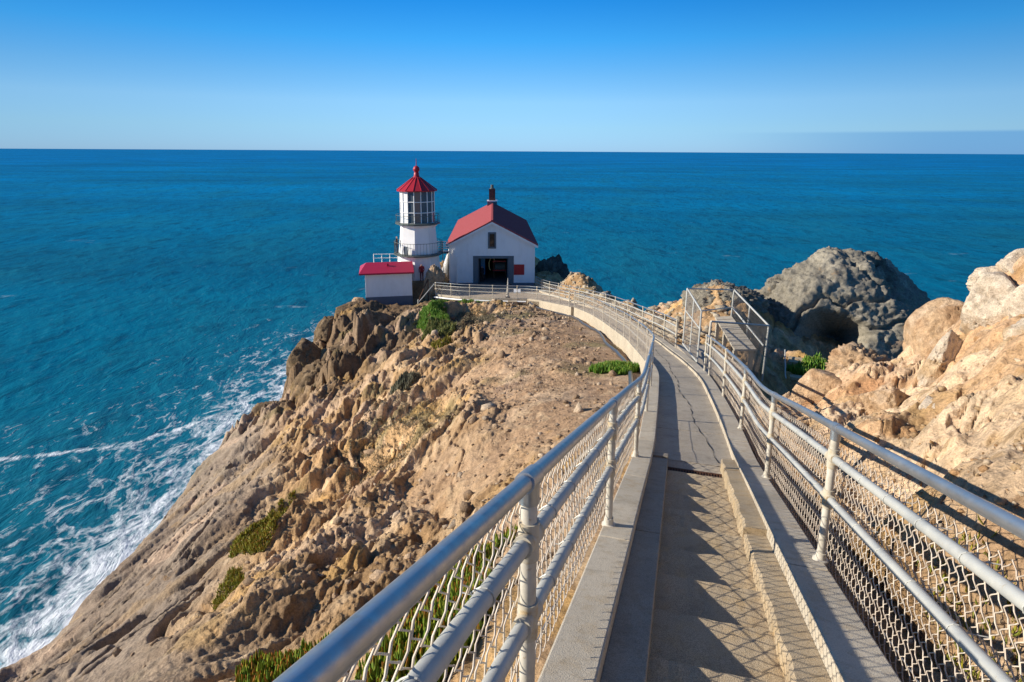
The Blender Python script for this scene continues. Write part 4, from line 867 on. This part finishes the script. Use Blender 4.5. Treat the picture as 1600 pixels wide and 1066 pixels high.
# flaring white parapet of the side steps
a = [(-4.47, 5.0, 0.0), (-5.35, 0.1, -0.3), (-5.35, 0.1, 1.35), (-4.47, 5.0, 4.0)]
obj('side_parapet', H_(MB().hexa([a[0], a[1], (a[1][0] + 0.18, a[1][1], a[1][2]), (a[0][0] + 0.06, a[0][1], a[0][2]), a[3], a[2], (a[2][0] + 0.18, a[2][1], a[2][2]), (a[3][0] + 0.06, a[3][1], a[3][2])])), M_TRIM, house)
ch = obj('chimney', H_(MB().box(-0.45, 0.40, 20.2, 21.0, AP - 0.3, AP + 2.1)), M_BRICK, house)
obj('chimney_base', H_(MB().box(-0.68, 0.63, 20.0, 21.2, AP - 0.4, AP + 0.42)), M_BLUEGREY, ch); obj('chimney_band', H_(MB().box(-0.72, 0.67, 19.96, 21.24, AP + 0.42, AP + 0.56)), M_TRIM, ch)
obj('chimney_pot', H_(MB().lathe((-0.02, 20.6, AP + 2.1), [(0.30, 0), (0.30, 0.12), (0.2, 0.15), (0.2, 0.55)], 12)), M_GREEN, ch)
sgn = obj('wall_sign', H_(MB().box(2.28, 3.36, -0.06, -0.012, 1.0, 2.1)), M_SIGN, label='red square notice board on the house wall right of the doorway', cat='sign')
bp = empty('display_board', tuple(hm @ Vector((-1.0, 2.6, 0.03))), 'blue upright display board just inside the house doorway', 'display board')
obj('panel', H_(MB().box(-1.24, -0.78, 2.6, 2.66, 0.5, 2.6)), M_BLUE, bp); obj('leg', H_(MB().box(-1.24, -1.19, 2.6, 2.66, 0.03, 0.5)), M_BLUEGREY, bp); obj('leg', H_(MB().box(-0.83, -0.78, 2.6, 2.66, 0.03, 0.5)), M_BLUEGREY, bp)
mc = empty('compressor', tuple(hm @ Vector((0.8, 3.0, 0.03))), 'red old machine with a cream curved pipe inside the house doorway', 'machine')
obj('tank', H_(MB().tube([(0.3, 3.4, 1.2), (1.5, 3.4, 1.2)], 0.55, 16)), M_GREEN, mc, smooth=True)
for z in (0.85, 1.85): obj('beam', H_(MB().box(0.05, 1.5, 2.75, 2.9, z, z + 0.14)), M_REDPAINT, mc)
for x in (0.12, 1.38): obj('leg', H_(MB().box(x, x + 0.12, 2.78, 2.88, 0.03, 2.0)), M_RUST, mc)
obj('curved_pipe', H_(MB().tube([(0.0 - 0.35 * math.sin(q), 2.7, 1.6 + 0.75 * math.cos(q)) for q in np.linspace(-0.9, 2.6, 12)], 0.07, 8)), M_CREAM, mc, smooth=True)

# ------------------------------------------------------------------ lighthouse tower
TB = np.array([-10.38, 66.6, -13.72]); RT = R_(-91.8); TB2 = np.array([-9.39, 60.25, -12.42])
tw = empty('lighthouse', tuple(TB2), 'white eight-sided lighthouse with a red conical roof and glazed lantern', 'lighthouse')
obj('tower_wall', MB().lathe(TB, [(2.62, -0.6), (2.62, 0.15), (2.54, 0.2), (2.22, 2.55), (2.0, 4.6), (1.93, 5.55), (2.12, 5.75), (2.12, 5.92)], 8, RT), M_TRIM, tw)
def gallery(z, rr, hh, nb, name_deck, nsides):
    d = obj(name_deck, MB().lathe(TB + [0, 0, z], [(rr - 0.1, -0.16), (rr, -0.10), (rr, 0.0), (rr - 0.1, 0.02)], nsides, RT), M_GREEN, tw)
    ring = lambda h, r_: MB().tube([TB + [math.cos(q) * (rr - 0.08), math.sin(q) * (rr - 0.08), z + h] for q in np.linspace(RT, RT + 2 * math.pi, nsides + 1)], r_, 6, False)
    obj('gallery_rail', ring(hh, 0.024), M_GREEN, d); obj('gallery_rail', ring(hh * 0.12, 0.022), M_GREEN, d)
    for k in range(nb):
        q = RT + 2 * math.pi * k / nb; x, y = math.cos(q) * (rr - 0.08), math.sin(q) * (rr - 0.08)
        obj('baluster', MB().tube([TB + [x, y, z], TB + [x, y, z + hh]], 0.012 if k % 4 else 0.022, 5), M_GREEN, d)
    return d
gallery(2.65, 2.72, 1.30, 48, 'lower_gallery', 24); gallery(6.02, 2.45, 0.85, 24, 'upper_gallery', 24)
RL, ZL0, ZL1 = 1.86, 6.04, 9.48; RT16 = RT + R_(11.25) * 0
for k in range(16):
    a0 = RT16 + 2 * math.pi * k / 16; a1 = a0 + 2 * math.pi / 16; va = (math.degrees((a0 + a1) / 2) + 81.1 + 180) % 360 - 180
    P0 = np.array([math.cos(a0), math.sin(a0), 0]) * RL; P1 = np.array([math.cos(a1), math.sin(a1), 0]) * RL
    obj('glazing_bar', MB().tube([TB + P0 + [0, 0, ZL0], TB + P0 + [0, 0, ZL1]], 0.055, 6), M_TRIM, tw)
    for j in range(3):
        z0 = ZL0 + 0.05 + j * (ZL1 - ZL0) / 3; z1 = z0 + (ZL1 - ZL0) / 3 - 0.05; q = 0.985
        obj('pane', MB().add([TB + P0 * q + [0, 0, z0], TB + P1 * q + [0, 0, z0], TB + P1 * q + [0, 0, z1], TB + P0 * q + [0, 0, z1], TB + P0 * .97 + [0, 0, z0], TB + P1 * .97 + [0, 0, z0], TB + P1 * .97 + [0, 0, z1], TB + P0 * .97 + [0, 0, z1]], [(0, 1, 2, 3), (7, 6, 5, 4), (0, 4, 5, 1), (1, 5, 6, 2), (2, 6, 7, 3), (3, 7, 4, 0)]), M_TRIM if -100 < va < -28 else M_GLASS, tw)
for j in range(4):
    z = ZL0 + j * (ZL1 - ZL0) / 3
    obj('glazing_ring', MB().tube([TB + [math.cos(q) * RL, math.sin(q) * RL, z] for q in np.linspace(RT16, RT16 + 2 * math.pi, 17)], 0.05, 5, False), M_TRIM, tw)
obj('lens_core', MB().lathe(TB + [0, 0, ZL0 + 0.2], [(0.7, 0), (0.95, 0.8), (1.0, 1.5), (0.9, 2.3), (0.55, 3.0)], 16), M_BLUEGREY, tw, smooth=True)
rf_ = obj('roof', MB().lathe(TB + [0, 0, 9.5], [(1.9, -0.06), (2.20, -0.06), (2.22, 0.05), (0.42, 1.38), (0.30, 1.55)], 16, RT16), M_REDPAINT, tw)
for k in range(16):
    q = RT16 + 2 * math.pi * k / 16; d = np.array([math.cos(q), math.sin(q), 0])
    obj('roof_rib', MB().tube([TB + d * 2.22 + [0, 0, 9.56], TB + d * 0.43 + [0, 0, 10.89]], 0.035, 5), M_REDPAINT, rf_)
obj('vent_ball', MB().lathe(TB + [0, 0, 11.0], [(0.30, 0), (0.27, 0.35), (0.22, 0.42)] + [(0.36 * math.sin(q), 0.76 - 0.36 * math.cos(q)) for q in np.linspace(0.7, 3.05, 9)] + [(0.04, 1.2), (0.02, 1.9)], 14), M_REDPAINT, rf_, smooth=True)
# door porch block on the lit side and bridge to the house side
obj('porch', MB().box(-12.6, -11.5, 63.6, 65.2, -13.9, -11.9), M_TRIM, tw)
wd_ = obj('window', MB().add([(-11.62, 64.35, -11.0), (-11.15, 64.16, -11.0), (-11.21, 64.24, -10.1), (-11.66, 64.41, -10.1), (-11.62, 64.55, -11.0), (-11.15, 64.4, -11.0), (-11.21, 64.4, -10.1), (-11.66, 64.6, -10.1)], [(0, 1, 2, 3), (7, 6, 5, 4), (0, 4, 5, 1), (1, 5, 6, 2), (2, 6, 7, 3), (3, 7, 4, 0)]), M_BLUEGREY, tw)
TM = Matrix.Translation(TB2) @ Matrix.Scale(0.904, 4) @ Matrix.Translation(-Vector(TB))
for o in tw.children_recursive: o.data.transform(TM)
br = empty('footbridge', (-7.1, 61.9, -10.2), 'short footbridge with white slatted railing between the tower gallery and the house', 'footbridge')
obj('deck', MB().box(-7.75, -6.55, 61.55, 62.3, -10.35, -10.2), M_GREEN, br)
for z in (-10.1, -9.86, -9.62, -9.38, -9.14): obj('rail', MB().box(-7.75, -6.52, 61.5, 61.545, z, z + 0.10), M_TRIM, br)
for x in (-7.72, -7.15, -6.62): obj('post', MB().box(x, x + 0.07, 61.55, 61.62, -13.8 if x > -7.5 else -10.3, -9.0), M_GREEN, br)

# ------------------------------------------------------------------ shed
sm_ = Matrix.Translation((-11.27, 54.35, -13.95)) @ Matrix.Rotation(R_(12.0), 4, 'Z'); S_ = lambda mb: mb.xf(sm_)
sh = empty('shed', (-11.27, 54.35, -13.95), 'small white shed with a low red metal roof and blue-grey base', 'shed')
obj('base_course', S_(MB().box(-2.12, 2.12, -0.02, 3.12, -0.7, 0.8)), M_PLINTH, sh)
obj('wall', S_(MB().box(-2.10, 2.10, 0, 3.1, 0.8, 2.98)), M_TRIM, sh)
for x in (-2.08, -0.08, 1.92): obj('batten', S_(MB().box(x, x + 0.16, -0.035, -0.001, 0.8, 2.95)), M_TRIM, sh)
rv = [(-2.6, -0.45, 2.95), (2.3, -0.45, 2.95), (2.3, 3.55, 2.95), (-2.6, 3.55, 2.95), (-2.6, -0.45, 3.09), (2.3, -0.45, 3.09), (2.3, 3.55, 3.09), (-2.6, 3.55, 3.09), (-1.98, 1.55, 3.74), (2.25, 1.55, 3.74)]
srf = obj('roof', S_(MB().add(rv, [(3, 2, 1, 0), (0, 1, 5, 4), (1, 2, 6, 5), (2, 3, 7, 6), (3, 0, 4, 7), (4, 5, 9, 8), (5, 6, 9), (6, 7, 8, 9), (7, 4, 8)])), M_REDMETAL, sh)
obj('roof_vent', S_(MB().box(-0.1, 0.06, 0.75, 0.9, 3.45, 3.75)), M_REDMETAL, srf)

# ------------------------------------------------------------------ small fixtures round the terrace
hr = empty('handrail', (-8.2, 53.4, -13.5), 'pair of slanting handrail bars at the left end of the terrace', 'handrail')
A_, B_, C_ = np.array([-7.05, 54.0, -11.85]), np.array([-8.35, 52.6, -13.3]), np.array([-7.75, 54.8, -11.6])
obj('rail', MB().tube([A_, B_], 0.045, 8), M_PIPE, hr); obj('rail', MB().tube([C_, B_ + [-0.05, 0.1, 0]], 0.045, 8), M_RUST, hr); obj('post', MB().tube([B_ + [0, 0, 0.3], B_ + [0, 0, -0.8]], 0.06, 8), M_PIPE, hr); obj('post', MB().tube([C_, C_ + [0, 0, -2.0]], 0.05, 8), M_RUST, hr)
bl = empty('tapered_post', (-0.35, 50.95, -12.45), 'tapered wooden post with a pale cap at the terrace edge before the doorway', 'post')  # plain tapered post, carries no lamp
obj('base', MB().box(-0.55, -0.15, 50.78, 51.12, -12.62, -12.3), M_RUST, bl); obj('shaft', MB().lathe((-0.35, 50.95, -12.35), [(0.13, 0), (0.11, 0.5), (0.05, 1.3), (0.02, 1.7)], 10), M_POST, bl, smooth=True)
wsn = empty('low_sign', (0.45, 51.4, -12.5), 'low white tilted sign panel right of the tapered post', 'sign')
obj('panel', MB().hexa([(0.15, 51.3, -12.05), (0.75, 51.3, -12.05), (0.75, 51.34, -12.05), (0.15, 51.34, -12.05), (0.15, 51.55, -11.75), (0.75, 51.55, -11.75), (0.75, 51.59, -11.75), (0.15, 51.59, -11.75)]), M_TRIM, wsn); obj('leg', MB().box(0.41, 0.49, 51.4, 51.46, -12.7, -11.95), M_PIPE, wsn)
obj('concrete_block', MB().box(-0.35, 0.45, 49.85, 50.25, -13.2, -12.45), M_STEP, bevel=0.03, label='brown concrete block against the terrace curb below the tapered post', cat='block')
ff_ = empty('fence', (-12.9, 61.1, -13.6), 'thin white fence beyond the shed roof left of the tower', 'fence')
for z in (-10.35, -10.75): obj('rail', MB().tube([(-14.1, 61.0, z), (-11.7, 61.3, z)], 0.03, 6), M_TRIM, ff_)
for i in range(4):
    q = i / 3; x = -14.1 + 2.4 * q; y = 61 + 0.3 * q; obj('post', MB().tube([(x, y, float(TH(x, y)[0]) - 0.4), (x, y, -10.32)], 0.035, 6), M_TRIM, ff_)
# black conduit laid on the ground beside the left curb, white conduit under the terrace edge
t = NT('black_pipe'); M_BLACK = t.bsdf((0.055, 0.06, 0.075), 0.32, 0, None, 0.5)
cp = []
for s in np.arange(near_station(3.6, 15.5), LF_END + 1.0, 0.5):
    p, n, d = station(s); q = p - n * (HW + 0.42 + 0.12 * math.sin(s * 0.6)); cp.append([q[0], q[1], max(float(TH(q[0], q[1])[0]), p[2] - 0.75) + 0.07])
cp += [[2.3, 46.8, float(TH(2.3, 46.8)[0]) + 0.1], [1.9, 48.4, -12.45], [1.5, 49.4, -12.4]]
obj('pipe', MB().tube(catmull(cp, 2), 0.075, 10), M_BLACK, smooth=True, label='black conduit lying on the ground along the outside of the left curb', cat='pipe')
wp_ = [(x - 0.1, y - 0.16, float(g(y)) - 0.22) for x, y in TERR[3:7]]
obj('pipe', MB().tube(catmull(wp_, 6), 0.07, 8), M_TRIM, smooth=True, label='white conduit fixed along the foot of the terrace curb', cat='pipe')
# ------------------------------------------------------------------ fenced side landing right of the walkway
ld_ = empty('side_landing', (7.8, 21.3, -7.0), 'raised plank landing with pipe rails right of the walkway bend', 'landing')
for i in range(9):
    f0, f1 = i / 9 + 0.006, (i + 1) / 9 - 0.006
    l0 = np.array([8.02, 23.2, -6.36]) + f0 * np.array([-0.5, -3.63, -0.15]); r0 = np.array([8.67, 23.2, -6.32]) + f0 * np.array([-0.41, -3.63, -0.18]); l1 = np.array([8.02, 23.2, -6.36]) + f1 * np.array([-0.5, -3.63, -0.15]); r1 = np.array([8.67, 23.2, -6.32]) + f1 * np.array([-0.41, -3.63, -0.18])
    dn = np.array([0, 0, -0.07]); obj('plank', MB().hexa([l1 + dn, r1 + dn, r0 + dn, l0 + dn, l1, r1, r0, l0]), M_CURB, ld_)
for x, y in ((7.62, 19.8), (8.18, 19.8), (7.85, 21.5), (8.4, 21.5), (8.08, 23.0), (8.58, 23.0)): obj('post', MB().box(x - 0.06, x + 0.06, y - 0.06, y + 0.06, -9.2, -6.62 + 0.05 * (y - 19.8)), M_CURB, ld_)
obj('floor', MB().hexa([(6.0, 17.7, -7.2), (7.5, 17.7, -7.2), (7.95, 23.0, -7.9), (6.5, 23.0, -7.9), (6.0, 17.7, -6.72), (7.5, 17.7, -6.72), (7.95, 23.0, -7.45), (6.5, 23.0, -7.45)]), M_RAMP, ld_)
def bar(a, b, par, r=0.032, m=M_PIPE, nm='rail'): return obj(nm, MB().tube([a, b], r, 8), m, par, smooth=True)
bar((8.77, 23.41, -5.32), (8.58, 19.55, -5.66), ld_); bar((8.72, 23.3, -6.0), (8.45, 19.5, -6.35), ld_)
for q in (0, 0.5, 1):
    x, y = 8.77 - 0.19 * q, 23.41 - 3.86 * q; bar((x, y, -5.32 - 0.34 * q), (x - 0.05, y, -7.6), ld_, nm='post')
bar((6.49, 21.95, -4.95), (8.77, 23.41, -5.32), ld_, 0.025); bar((6.24, 19.36, -5.12), (8.7, 23.3, -6.0), ld_, 0.02)
bar((6.13, 18.04, -5.1), (8.58, 19.55, -5.66), ld_, 0.03)
bar((6.13, 18.04, -5.1), (5.98, 17.8, -6.57), ld_, 0.035, M_POST, 'post')
gt = empty('mesh_gate', (6.1, 19.0, -6.8), 'tall chain-link gate panel standing at the walkway edge by the plank landing', 'gate')
ga = [np.array(q) for q in ((6.1, 19.0, -6.76), (6.24, 19.36, -5.12), (6.49, 21.95, -4.95), (6.3, 21.4, -6.9))]
for i, j in ((0, 1), (1, 2), (2, 3), (3, 0)): bar(ga[i], ga[j], gt, 0.03, M_PIPE, 'frame_bar')
bar((ga[1] + ga[2]) / 2, (ga[0] + ga[3]) / 2, gt, 0.022, M_PIPE, 'frame_bar'); bar(ga[0] * 0.35 + ga[1] * 0.65, ga[3] * 0.4 + ga[2] * 0.6, gt, 0.022, M_PIPE, 'frame_bar')
M_OLDWIRE = mat_worn('weathered_wire', (0.27, 0.235, 0.20), (0.18, 0.13, 0.09), 0.6, 8)
def quad_mesh(A, B, C, D, pitch=0.075, r=0.0028):
    """diamond wire filling the quad A (low) B (low) C (high) D (high)"""
    A, B, C, D = [np.array(q, float) for q in (A, B, C, D)]; W_ = np.linalg.norm(B - A); Ht = np.linalg.norm(D - A); mb = MB()
    P_ = lambda u, v: A * (1 - u) * (1 - v) + B * u * (1 - v) + C * u * v + D * (1 - u) * v
    n = int((W_ + Ht) / pitch)
    for i in range(n):
        for sg in (0, 1):
            c = (i + 0.5) * pitch                    # line x + y = c (or mirrored)
            x0, y0 = (c, 0) if c <= W_ else (W_, c - W_); x1, y1 = (0, c) if c <= Ht else (c - Ht, Ht)
            if sg: x0, x1 = W_ - x0, W_ - x1
            mb.tube([P_(x0 / W_, y0 / Ht), P_(x1 / W_, y1 / Ht)], r, 3, False)
    return mb
obj('chain_link', quad_mesh(ga[0], ga[3], ga[2], ga[1]), M_WIRE, gt, kind='stuff')
obj('chain_link', quad_mesh((8.25, 19.3, -7.3), (8.67, 23.2, -7.0), (8.77, 23.41, -5.35), (8.58, 19.55, -5.7)), M_OLDWIRE, ld_, kind='stuff')
obj('chain_link', quad_mesh((5.98, 17.8, -6.55), (8.2, 19.2, -7.6), (8.58, 19.55, -5.68), (6.13, 18.04, -5.12)), M_OLDWIRE, ld_, kind='stuff')

# ------------------------------------------------------------------ plants
t = NT('succulent_leaf'); M_LEAF = t.bsdf(t.attr('col'), 0.45, 0, None, 0.4)
def leaf_patch(name, label, c, rad, rot, n, L, pal, seed, flat_=0.5, cat='plant'):
    rg = np.random.default_rng(seed); th = rg.uniform(0, 2 * math.pi, n * 2); rr = np.sqrt(rg.uniform(0, 1, n * 2))
    px, py = rr * np.cos(th), rr * np.sin(th); keep = (rr < 0.75 + 0.35 * fbm(px * 2.2 + seed, py * 2.2, 3, seed)) ; px, py = px[keep][:n], py[keep][:n]; n = len(px)
    x = c[0] + px * rad[0] * math.cos(rot) - py * rad[1] * math.sin(rot); y = c[1] + px * rad[0] * math.sin(rot) + py * rad[1] * math.cos(rot)
    mound = np.clip(1 - (px ** 2 + py ** 2), 0, 1) * L * 0.9; z = TH(x, y) + mound * rg.uniform(0.2, 1.0, n) - L * 0.15
    a = rg.uniform(0, 2 * math.pi, n); tilt = rg.uniform(0.1, 1.0, n) * flat_; ln = L * rg.uniform(0.6, 1.25, n); wd = ln * rg.uniform(0.085, 0.13, n)
    d = np.stack([np.cos(a) * np.sin(tilt), np.sin(a) * np.sin(tilt), np.cos(tilt)], 1); s1 = np.stack([-np.sin(a), np.cos(a), 0 * a], 1); s2 = np.cross(d, s1)
    B = np.stack([x, y, z], 1); V = []
    for fr, ww, bend in ((0.0, 0.8, 0.0), (0.5, 1.0, 0.05), (1.0, 0.22, 0.0)):
        cc = B + d * (ln * fr)[:, None] + np.stack([np.cos(a), np.sin(a), 0 * a], 1) * (ln * (bend - 0.12 * fr * fr))[:, None]
        for k in range(3):
            q = 2 * math.pi * k / 3; V.append(cc + (s1 * math.cos(q) + s2 * math.sin(q)) * (wd * ww)[:, None])
    V = np.stack(V, 1); idx = np.arange(n)[:, None] * 9; F = []
    for i in range(2):
        for k in range(3): F.append(np.concatenate([idx + i * 3 + k, idx + i * 3 + (k + 1) % 3, idx + i * 3 + 3 + (k + 1) % 3, idx + i * 3 + 3 + k], 1))
    me = npmesh(name, V.reshape(-1, 3), np.concatenate(F), False)
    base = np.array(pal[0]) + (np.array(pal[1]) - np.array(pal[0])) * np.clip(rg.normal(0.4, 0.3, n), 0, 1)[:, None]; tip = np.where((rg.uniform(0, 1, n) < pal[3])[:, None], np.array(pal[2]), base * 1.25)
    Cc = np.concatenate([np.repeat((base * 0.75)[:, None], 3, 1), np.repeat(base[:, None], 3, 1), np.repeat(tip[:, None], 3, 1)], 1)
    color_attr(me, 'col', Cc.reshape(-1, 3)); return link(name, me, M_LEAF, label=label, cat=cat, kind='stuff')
ICE = ((0.08, 0.15, 0.015), (0.27, 0.29, 0.03), (0.42, 0.13, 0.03), 0.35); ICEG = ((0.06, 0.17, 0.015), (0.17, 0.30, 0.03), (0.26, 0.30, 0.04), 0.3); ICEY = ((0.15, 0.17, 0.02), (0.33, 0.29, 0.03), (0.38, 0.16, 0.03), 0.4); DULL = ((0.09, 0.12, 0.03), (0.20, 0.22, 0.06), (0.28, 0.22, 0.06), 0.3); GREY = ((0.10, 0.105, 0.065), (0.19, 0.18, 0.12), (0.22, 0.2, 0.14), 0.3)
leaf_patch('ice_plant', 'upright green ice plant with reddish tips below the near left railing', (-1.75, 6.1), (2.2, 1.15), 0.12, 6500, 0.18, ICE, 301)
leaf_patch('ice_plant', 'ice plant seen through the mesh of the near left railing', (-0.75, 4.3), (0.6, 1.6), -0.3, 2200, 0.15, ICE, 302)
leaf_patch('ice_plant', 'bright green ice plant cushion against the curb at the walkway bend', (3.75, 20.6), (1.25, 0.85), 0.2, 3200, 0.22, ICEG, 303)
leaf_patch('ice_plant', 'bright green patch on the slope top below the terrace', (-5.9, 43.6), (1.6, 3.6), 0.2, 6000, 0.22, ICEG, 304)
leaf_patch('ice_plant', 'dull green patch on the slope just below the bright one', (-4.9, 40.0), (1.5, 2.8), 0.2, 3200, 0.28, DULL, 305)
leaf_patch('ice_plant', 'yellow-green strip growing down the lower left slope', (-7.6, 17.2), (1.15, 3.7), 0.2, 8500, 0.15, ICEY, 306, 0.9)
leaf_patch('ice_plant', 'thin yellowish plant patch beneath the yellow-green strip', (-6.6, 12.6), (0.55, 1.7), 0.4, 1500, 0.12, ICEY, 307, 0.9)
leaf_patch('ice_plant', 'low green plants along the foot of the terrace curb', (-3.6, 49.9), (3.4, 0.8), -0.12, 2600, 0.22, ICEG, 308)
leaf_patch('shrub', 'grey-green low shrub half way down the slope', (-5.3, 28.6), (0.9, 1.6), 0.2, 1500, 0.24, GREY, 309)
leaf_patch('ice_plant', 'small orange-green patch on the upper slope by the ochre boulder', (-4.2, 35.5), (0.9, 1.4), 0.1, 1500, 0.2, ICEY, 310, 0.9)
leaf_patch('ice_plant', 'dark green plants at the bottom of the shaded gully', (12.6, 23.4), (1.5, 1.2), 0.4, 2200, 0.3, ICEG, 311)
leaf_patch('ice_plant', 'sparse plants on the bank behind the right railing', (2.75, 2.6), (0.35, 1.6), -0.25, 450, 0.07, ICEY, 312, 0.9)

DRY = ((0.32, 0.22, 0.14), (0.46, 0.33, 0.22), (0.52, 0.4, 0.26), 0.4); DRYG = ((0.15, 0.13, 0.075), (0.27, 0.22, 0.13), (0.34, 0.27, 0.16), 0.4)
leaf_patch('dry_scrub', 'low dry brown scrub covering the gravelly top beside the walkway', (2.0, 26.5), (2.4, 11.5), -0.10, 7000, 0.07, DRY, 321, 1.2)
leaf_patch('dry_scrub', 'dry grey-green scrub on the upper slope below the terrace', (-2.6, 42.0), (2.6, 5.0), 0.1, 7000, 0.16, DRYG, 322, 1.1)
leaf_patch('dry_scrub', 'sparse dry tufts on the middle of the left slope', (-4.6, 23.0), (2.6, 6.5), 0.25, 5000, 0.10, DRYG, 323, 1.1)

# ------------------------------------------------------------------ people
def person(label, loc, rz, jacket, trousers, hair):
    me = bpy.data.meshes.new('person')
    V = [(0, 0, .95), (0, 0, 1.2), (0, 0, 1.42), (0, 0, 1.52), (0, 0, 1.66), (.10, 0, .90), (.11, .03, .50), (.11, 0, .08), (.12, .14, .04), (-.10, 0, .90), (-.12, -.04, .50), (-.12, -.05, .08), (-.13, .09, .04), (.19, 0, 1.40), (.25, .02, 1.12), (.22, .14, .92), (-.19, 0, 1.40), (-.26, -.02, 1.12), (-.22, .10, .90), (.21, .2, .86), (-.21, .16, .84)]
    E_ = [(0, 1), (1, 2), (2, 3), (3, 4), (0, 5), (5, 6), (6, 7), (7, 8), (0, 9), (9, 10), (10, 11), (11, 12), (2, 13), (13, 14), (14, 15), (15, 19), (2, 16), (16, 17), (17, 18), (18, 20)]
    Rr = [.15, .145, .16, .06, .10, .10, .07, .05, .045, .10, .07, .05, .045, .075, .05, .04, .075, .05, .04, .04, .04]
    me.from_pydata(V, E_, []); o = link('person', me, None, label=label, cat='person'); o.location = loc; o.rotation_euler = (0, 0, rz)
    m = o.modifiers.new('skin', 'SKIN')
    for i, v in enumerate(me.skin_vertices[0].data): v.radius = (Rr[i], Rr[i] * (0.75 if i < 3 else 1)); v.use_root = i == 0
    o.modifiers.new('sub', 'SUBSURF').render_levels = 2
    t = NT('clothing'); sp = t.n('ShaderNodeSeparateXYZ'); t.l(t.pos(), sp.inputs[0]); r = t.n('ShaderNodeValToRGB'); t.l(t.math('DIVIDE', sp.outputs['Z'], 1.8), r.inputs[0]); r.color_ramp.interpolation = 'CONSTANT'
    e = r.color_ramp.elements; st_ = [(0, (0.03, 0.025, 0.02)), (0.05, trousers), (0.52, jacket), (0.83, (0.45, 0.27, 0.19)), (0.945, hair)]
    while len(e) < 5: e.new(0.5)
    for q, (p_, c_) in zip(e, st_): q.position = p_; q.color = (*c_, 1)
    me.materials.append(t.bsdf(r.outputs[0], 0.8)); return o
person('person in a red jacket standing at the foot of the white tower', (-8.75, 57.75, -12.42), 0.4, (0.30, 0.03, 0.035), (0.12, 0.03, 0.04), (0.5, 0.5, 0.5))
person('person in dark clothes standing inside the house doorway', tuple(hm @ Vector((-1.08, 1.2, 0.03))), 2.6, (0.02, 0.02, 0.03), (0.04, 0.03, 0.03), (0.2, 0.15, 0.12))
person('person in dark clothes on the lower gallery of the tower', (-11.45, 59.75, -10.0), 1.6, (0.03, 0.025, 0.03), (0.03, 0.03, 0.05), (0.05, 0.03, 0.02))

# ------------------------------------------------------------------ loose stones and rubble
def rubble(name, label, x, y, size, seed, pal):
    rg = np.random.default_rng(seed); D, F = ico(1); n = len(x); z = TH(x, y)
    r = 1 + 0.28 * rg.normal(0, 1, (n, len(D))); sc3 = size[:, None] * rg.uniform(0.55, 1.15, (n, 3)) * np.array([1, 1, 0.75]); a = rg.uniform(0, 6.28, n)
    V = D[None] * np.clip(r, 0.5, 1.5)[..., None] * sc3[:, None]; c, s_ = np.cos(a)[:, None], np.sin(a)[:, None]
    V = np.stack([V[..., 0] * c - V[..., 1] * s_, V[..., 0] * s_ + V[..., 1] * c, V[..., 2]], -1) + np.stack([x, y, z + size * 0.2], 1)[:, None]
    Fa = (np.arange(n)[:, None, None] * len(D) + F[None]).reshape(-1, 3); me = npmesh(name, V.reshape(-1, 3), Fa)
    P_ = np.array(pal); ci = P_[rg.integers(0, len(P_), n)] * rg.uniform(0.75, 1.2, (n, 1)); color_attr(me, 'col', np.repeat(ci, len(D), 0))
    return link(name, me, M_BOULD, label=label, cat='stones', kind='stuff')
rg = np.random.default_rng(77)
n = 3600; yy = 8 + 40 * rg.uniform(0, 1, n) ** 1.25; lx = np.interp(yy, CL[:, 1], CL[:, 0]) - 1.5; xx = lx - rg.gamma(1.6, 3.2, n); k = (xx > -17) & (xx > -0.46 * yy - 3 + rg.normal(0, 2, n))
rubble('loose_stones', 'loose tan stones and pebbles scattered over the left slope', xx[k], yy[k], (0.010 + 0.020 * rg.gamma(1.1, 0.9, n) ** 1.3)[k] * (0.7 + yy[k] / 45), 5, [(0.42, 0.30, 0.195), (0.34, 0.235, 0.15), (0.45, 0.35, 0.25), (0.23, 0.16, 0.105)])
n = 1500; aa = rg.uniform(0.5, 10, n); of = 0.95 + rg.gamma(1.5, 0.5, n) + 0.33; q = np.array([LAT * o_ + FWD * a_ for o_, a_ in zip(of + 0.2, aa)])
rubble('loose_stones', 'rubble and pebbles on the bank behind the right railing', q[:, 0], q[:, 1], 0.008 + 0.013 * rg.gamma(1.1, 0.8, n), 6, [(0.50, 0.35, 0.2), (0.40, 0.24, 0.12), (0.58, 0.45, 0.31)])
n = 900; yy = rg.uniform(26, 60, n); xx = np.interp(yy, CL[:, 1], CL[:, 0]) + 1.6 + rg.gamma(1.5, 0.7, n)
rubble('loose_stones', 'stones between the far right railing and the rocky rim', xx, yy, 0.05 + 0.09 * rg.gamma(1.3, 0.7, n), 8, [(0.42, 0.36, 0.27), (0.32, 0.27, 0.2), (0.5, 0.42, 0.3)])
# old wooden steps with cable rails in the shaded gully
gs = empty('gully_steps', (10.6, 20.5, -8.6), 'old steps with low cable rails running down the shaded gully', 'steps')
A_ = np.array([12.6, 25.0]); B_ = np.array([9.9, 18.8]); dv = (B_ - A_) / np.linalg.norm(B_ - A_); nv = np.array([dv[1], -dv[0]])
for i in range(9):
    c = A_ + (B_ - A_) * (i + 0.5) / 9; z = float(TH(c[0], c[1])[0]) + 0.22; p4 = [c + nv * a * 0.6 + dv * b * 0.18 for a, b in ((-1, -1), (1, -1), (1, 1), (-1, 1))]
    obj('tread', MB().hexa([(q[0], q[1], z - 0.45) for q in p4] + [(q[0], q[1], z) for q in p4]), M_STEP, gs)
for sg in (-1, 1):
    pts = []
    for i in range(5):
        c = A_ + (B_ - A_) * i / 6 + nv * sg * 0.75; pts.append((c[0], c[1], float(TH(c[0], c[1])[0]) + 0.35))
    obj('cable', MB().tube(pts, 0.025, 6), M_PIPE, gs)
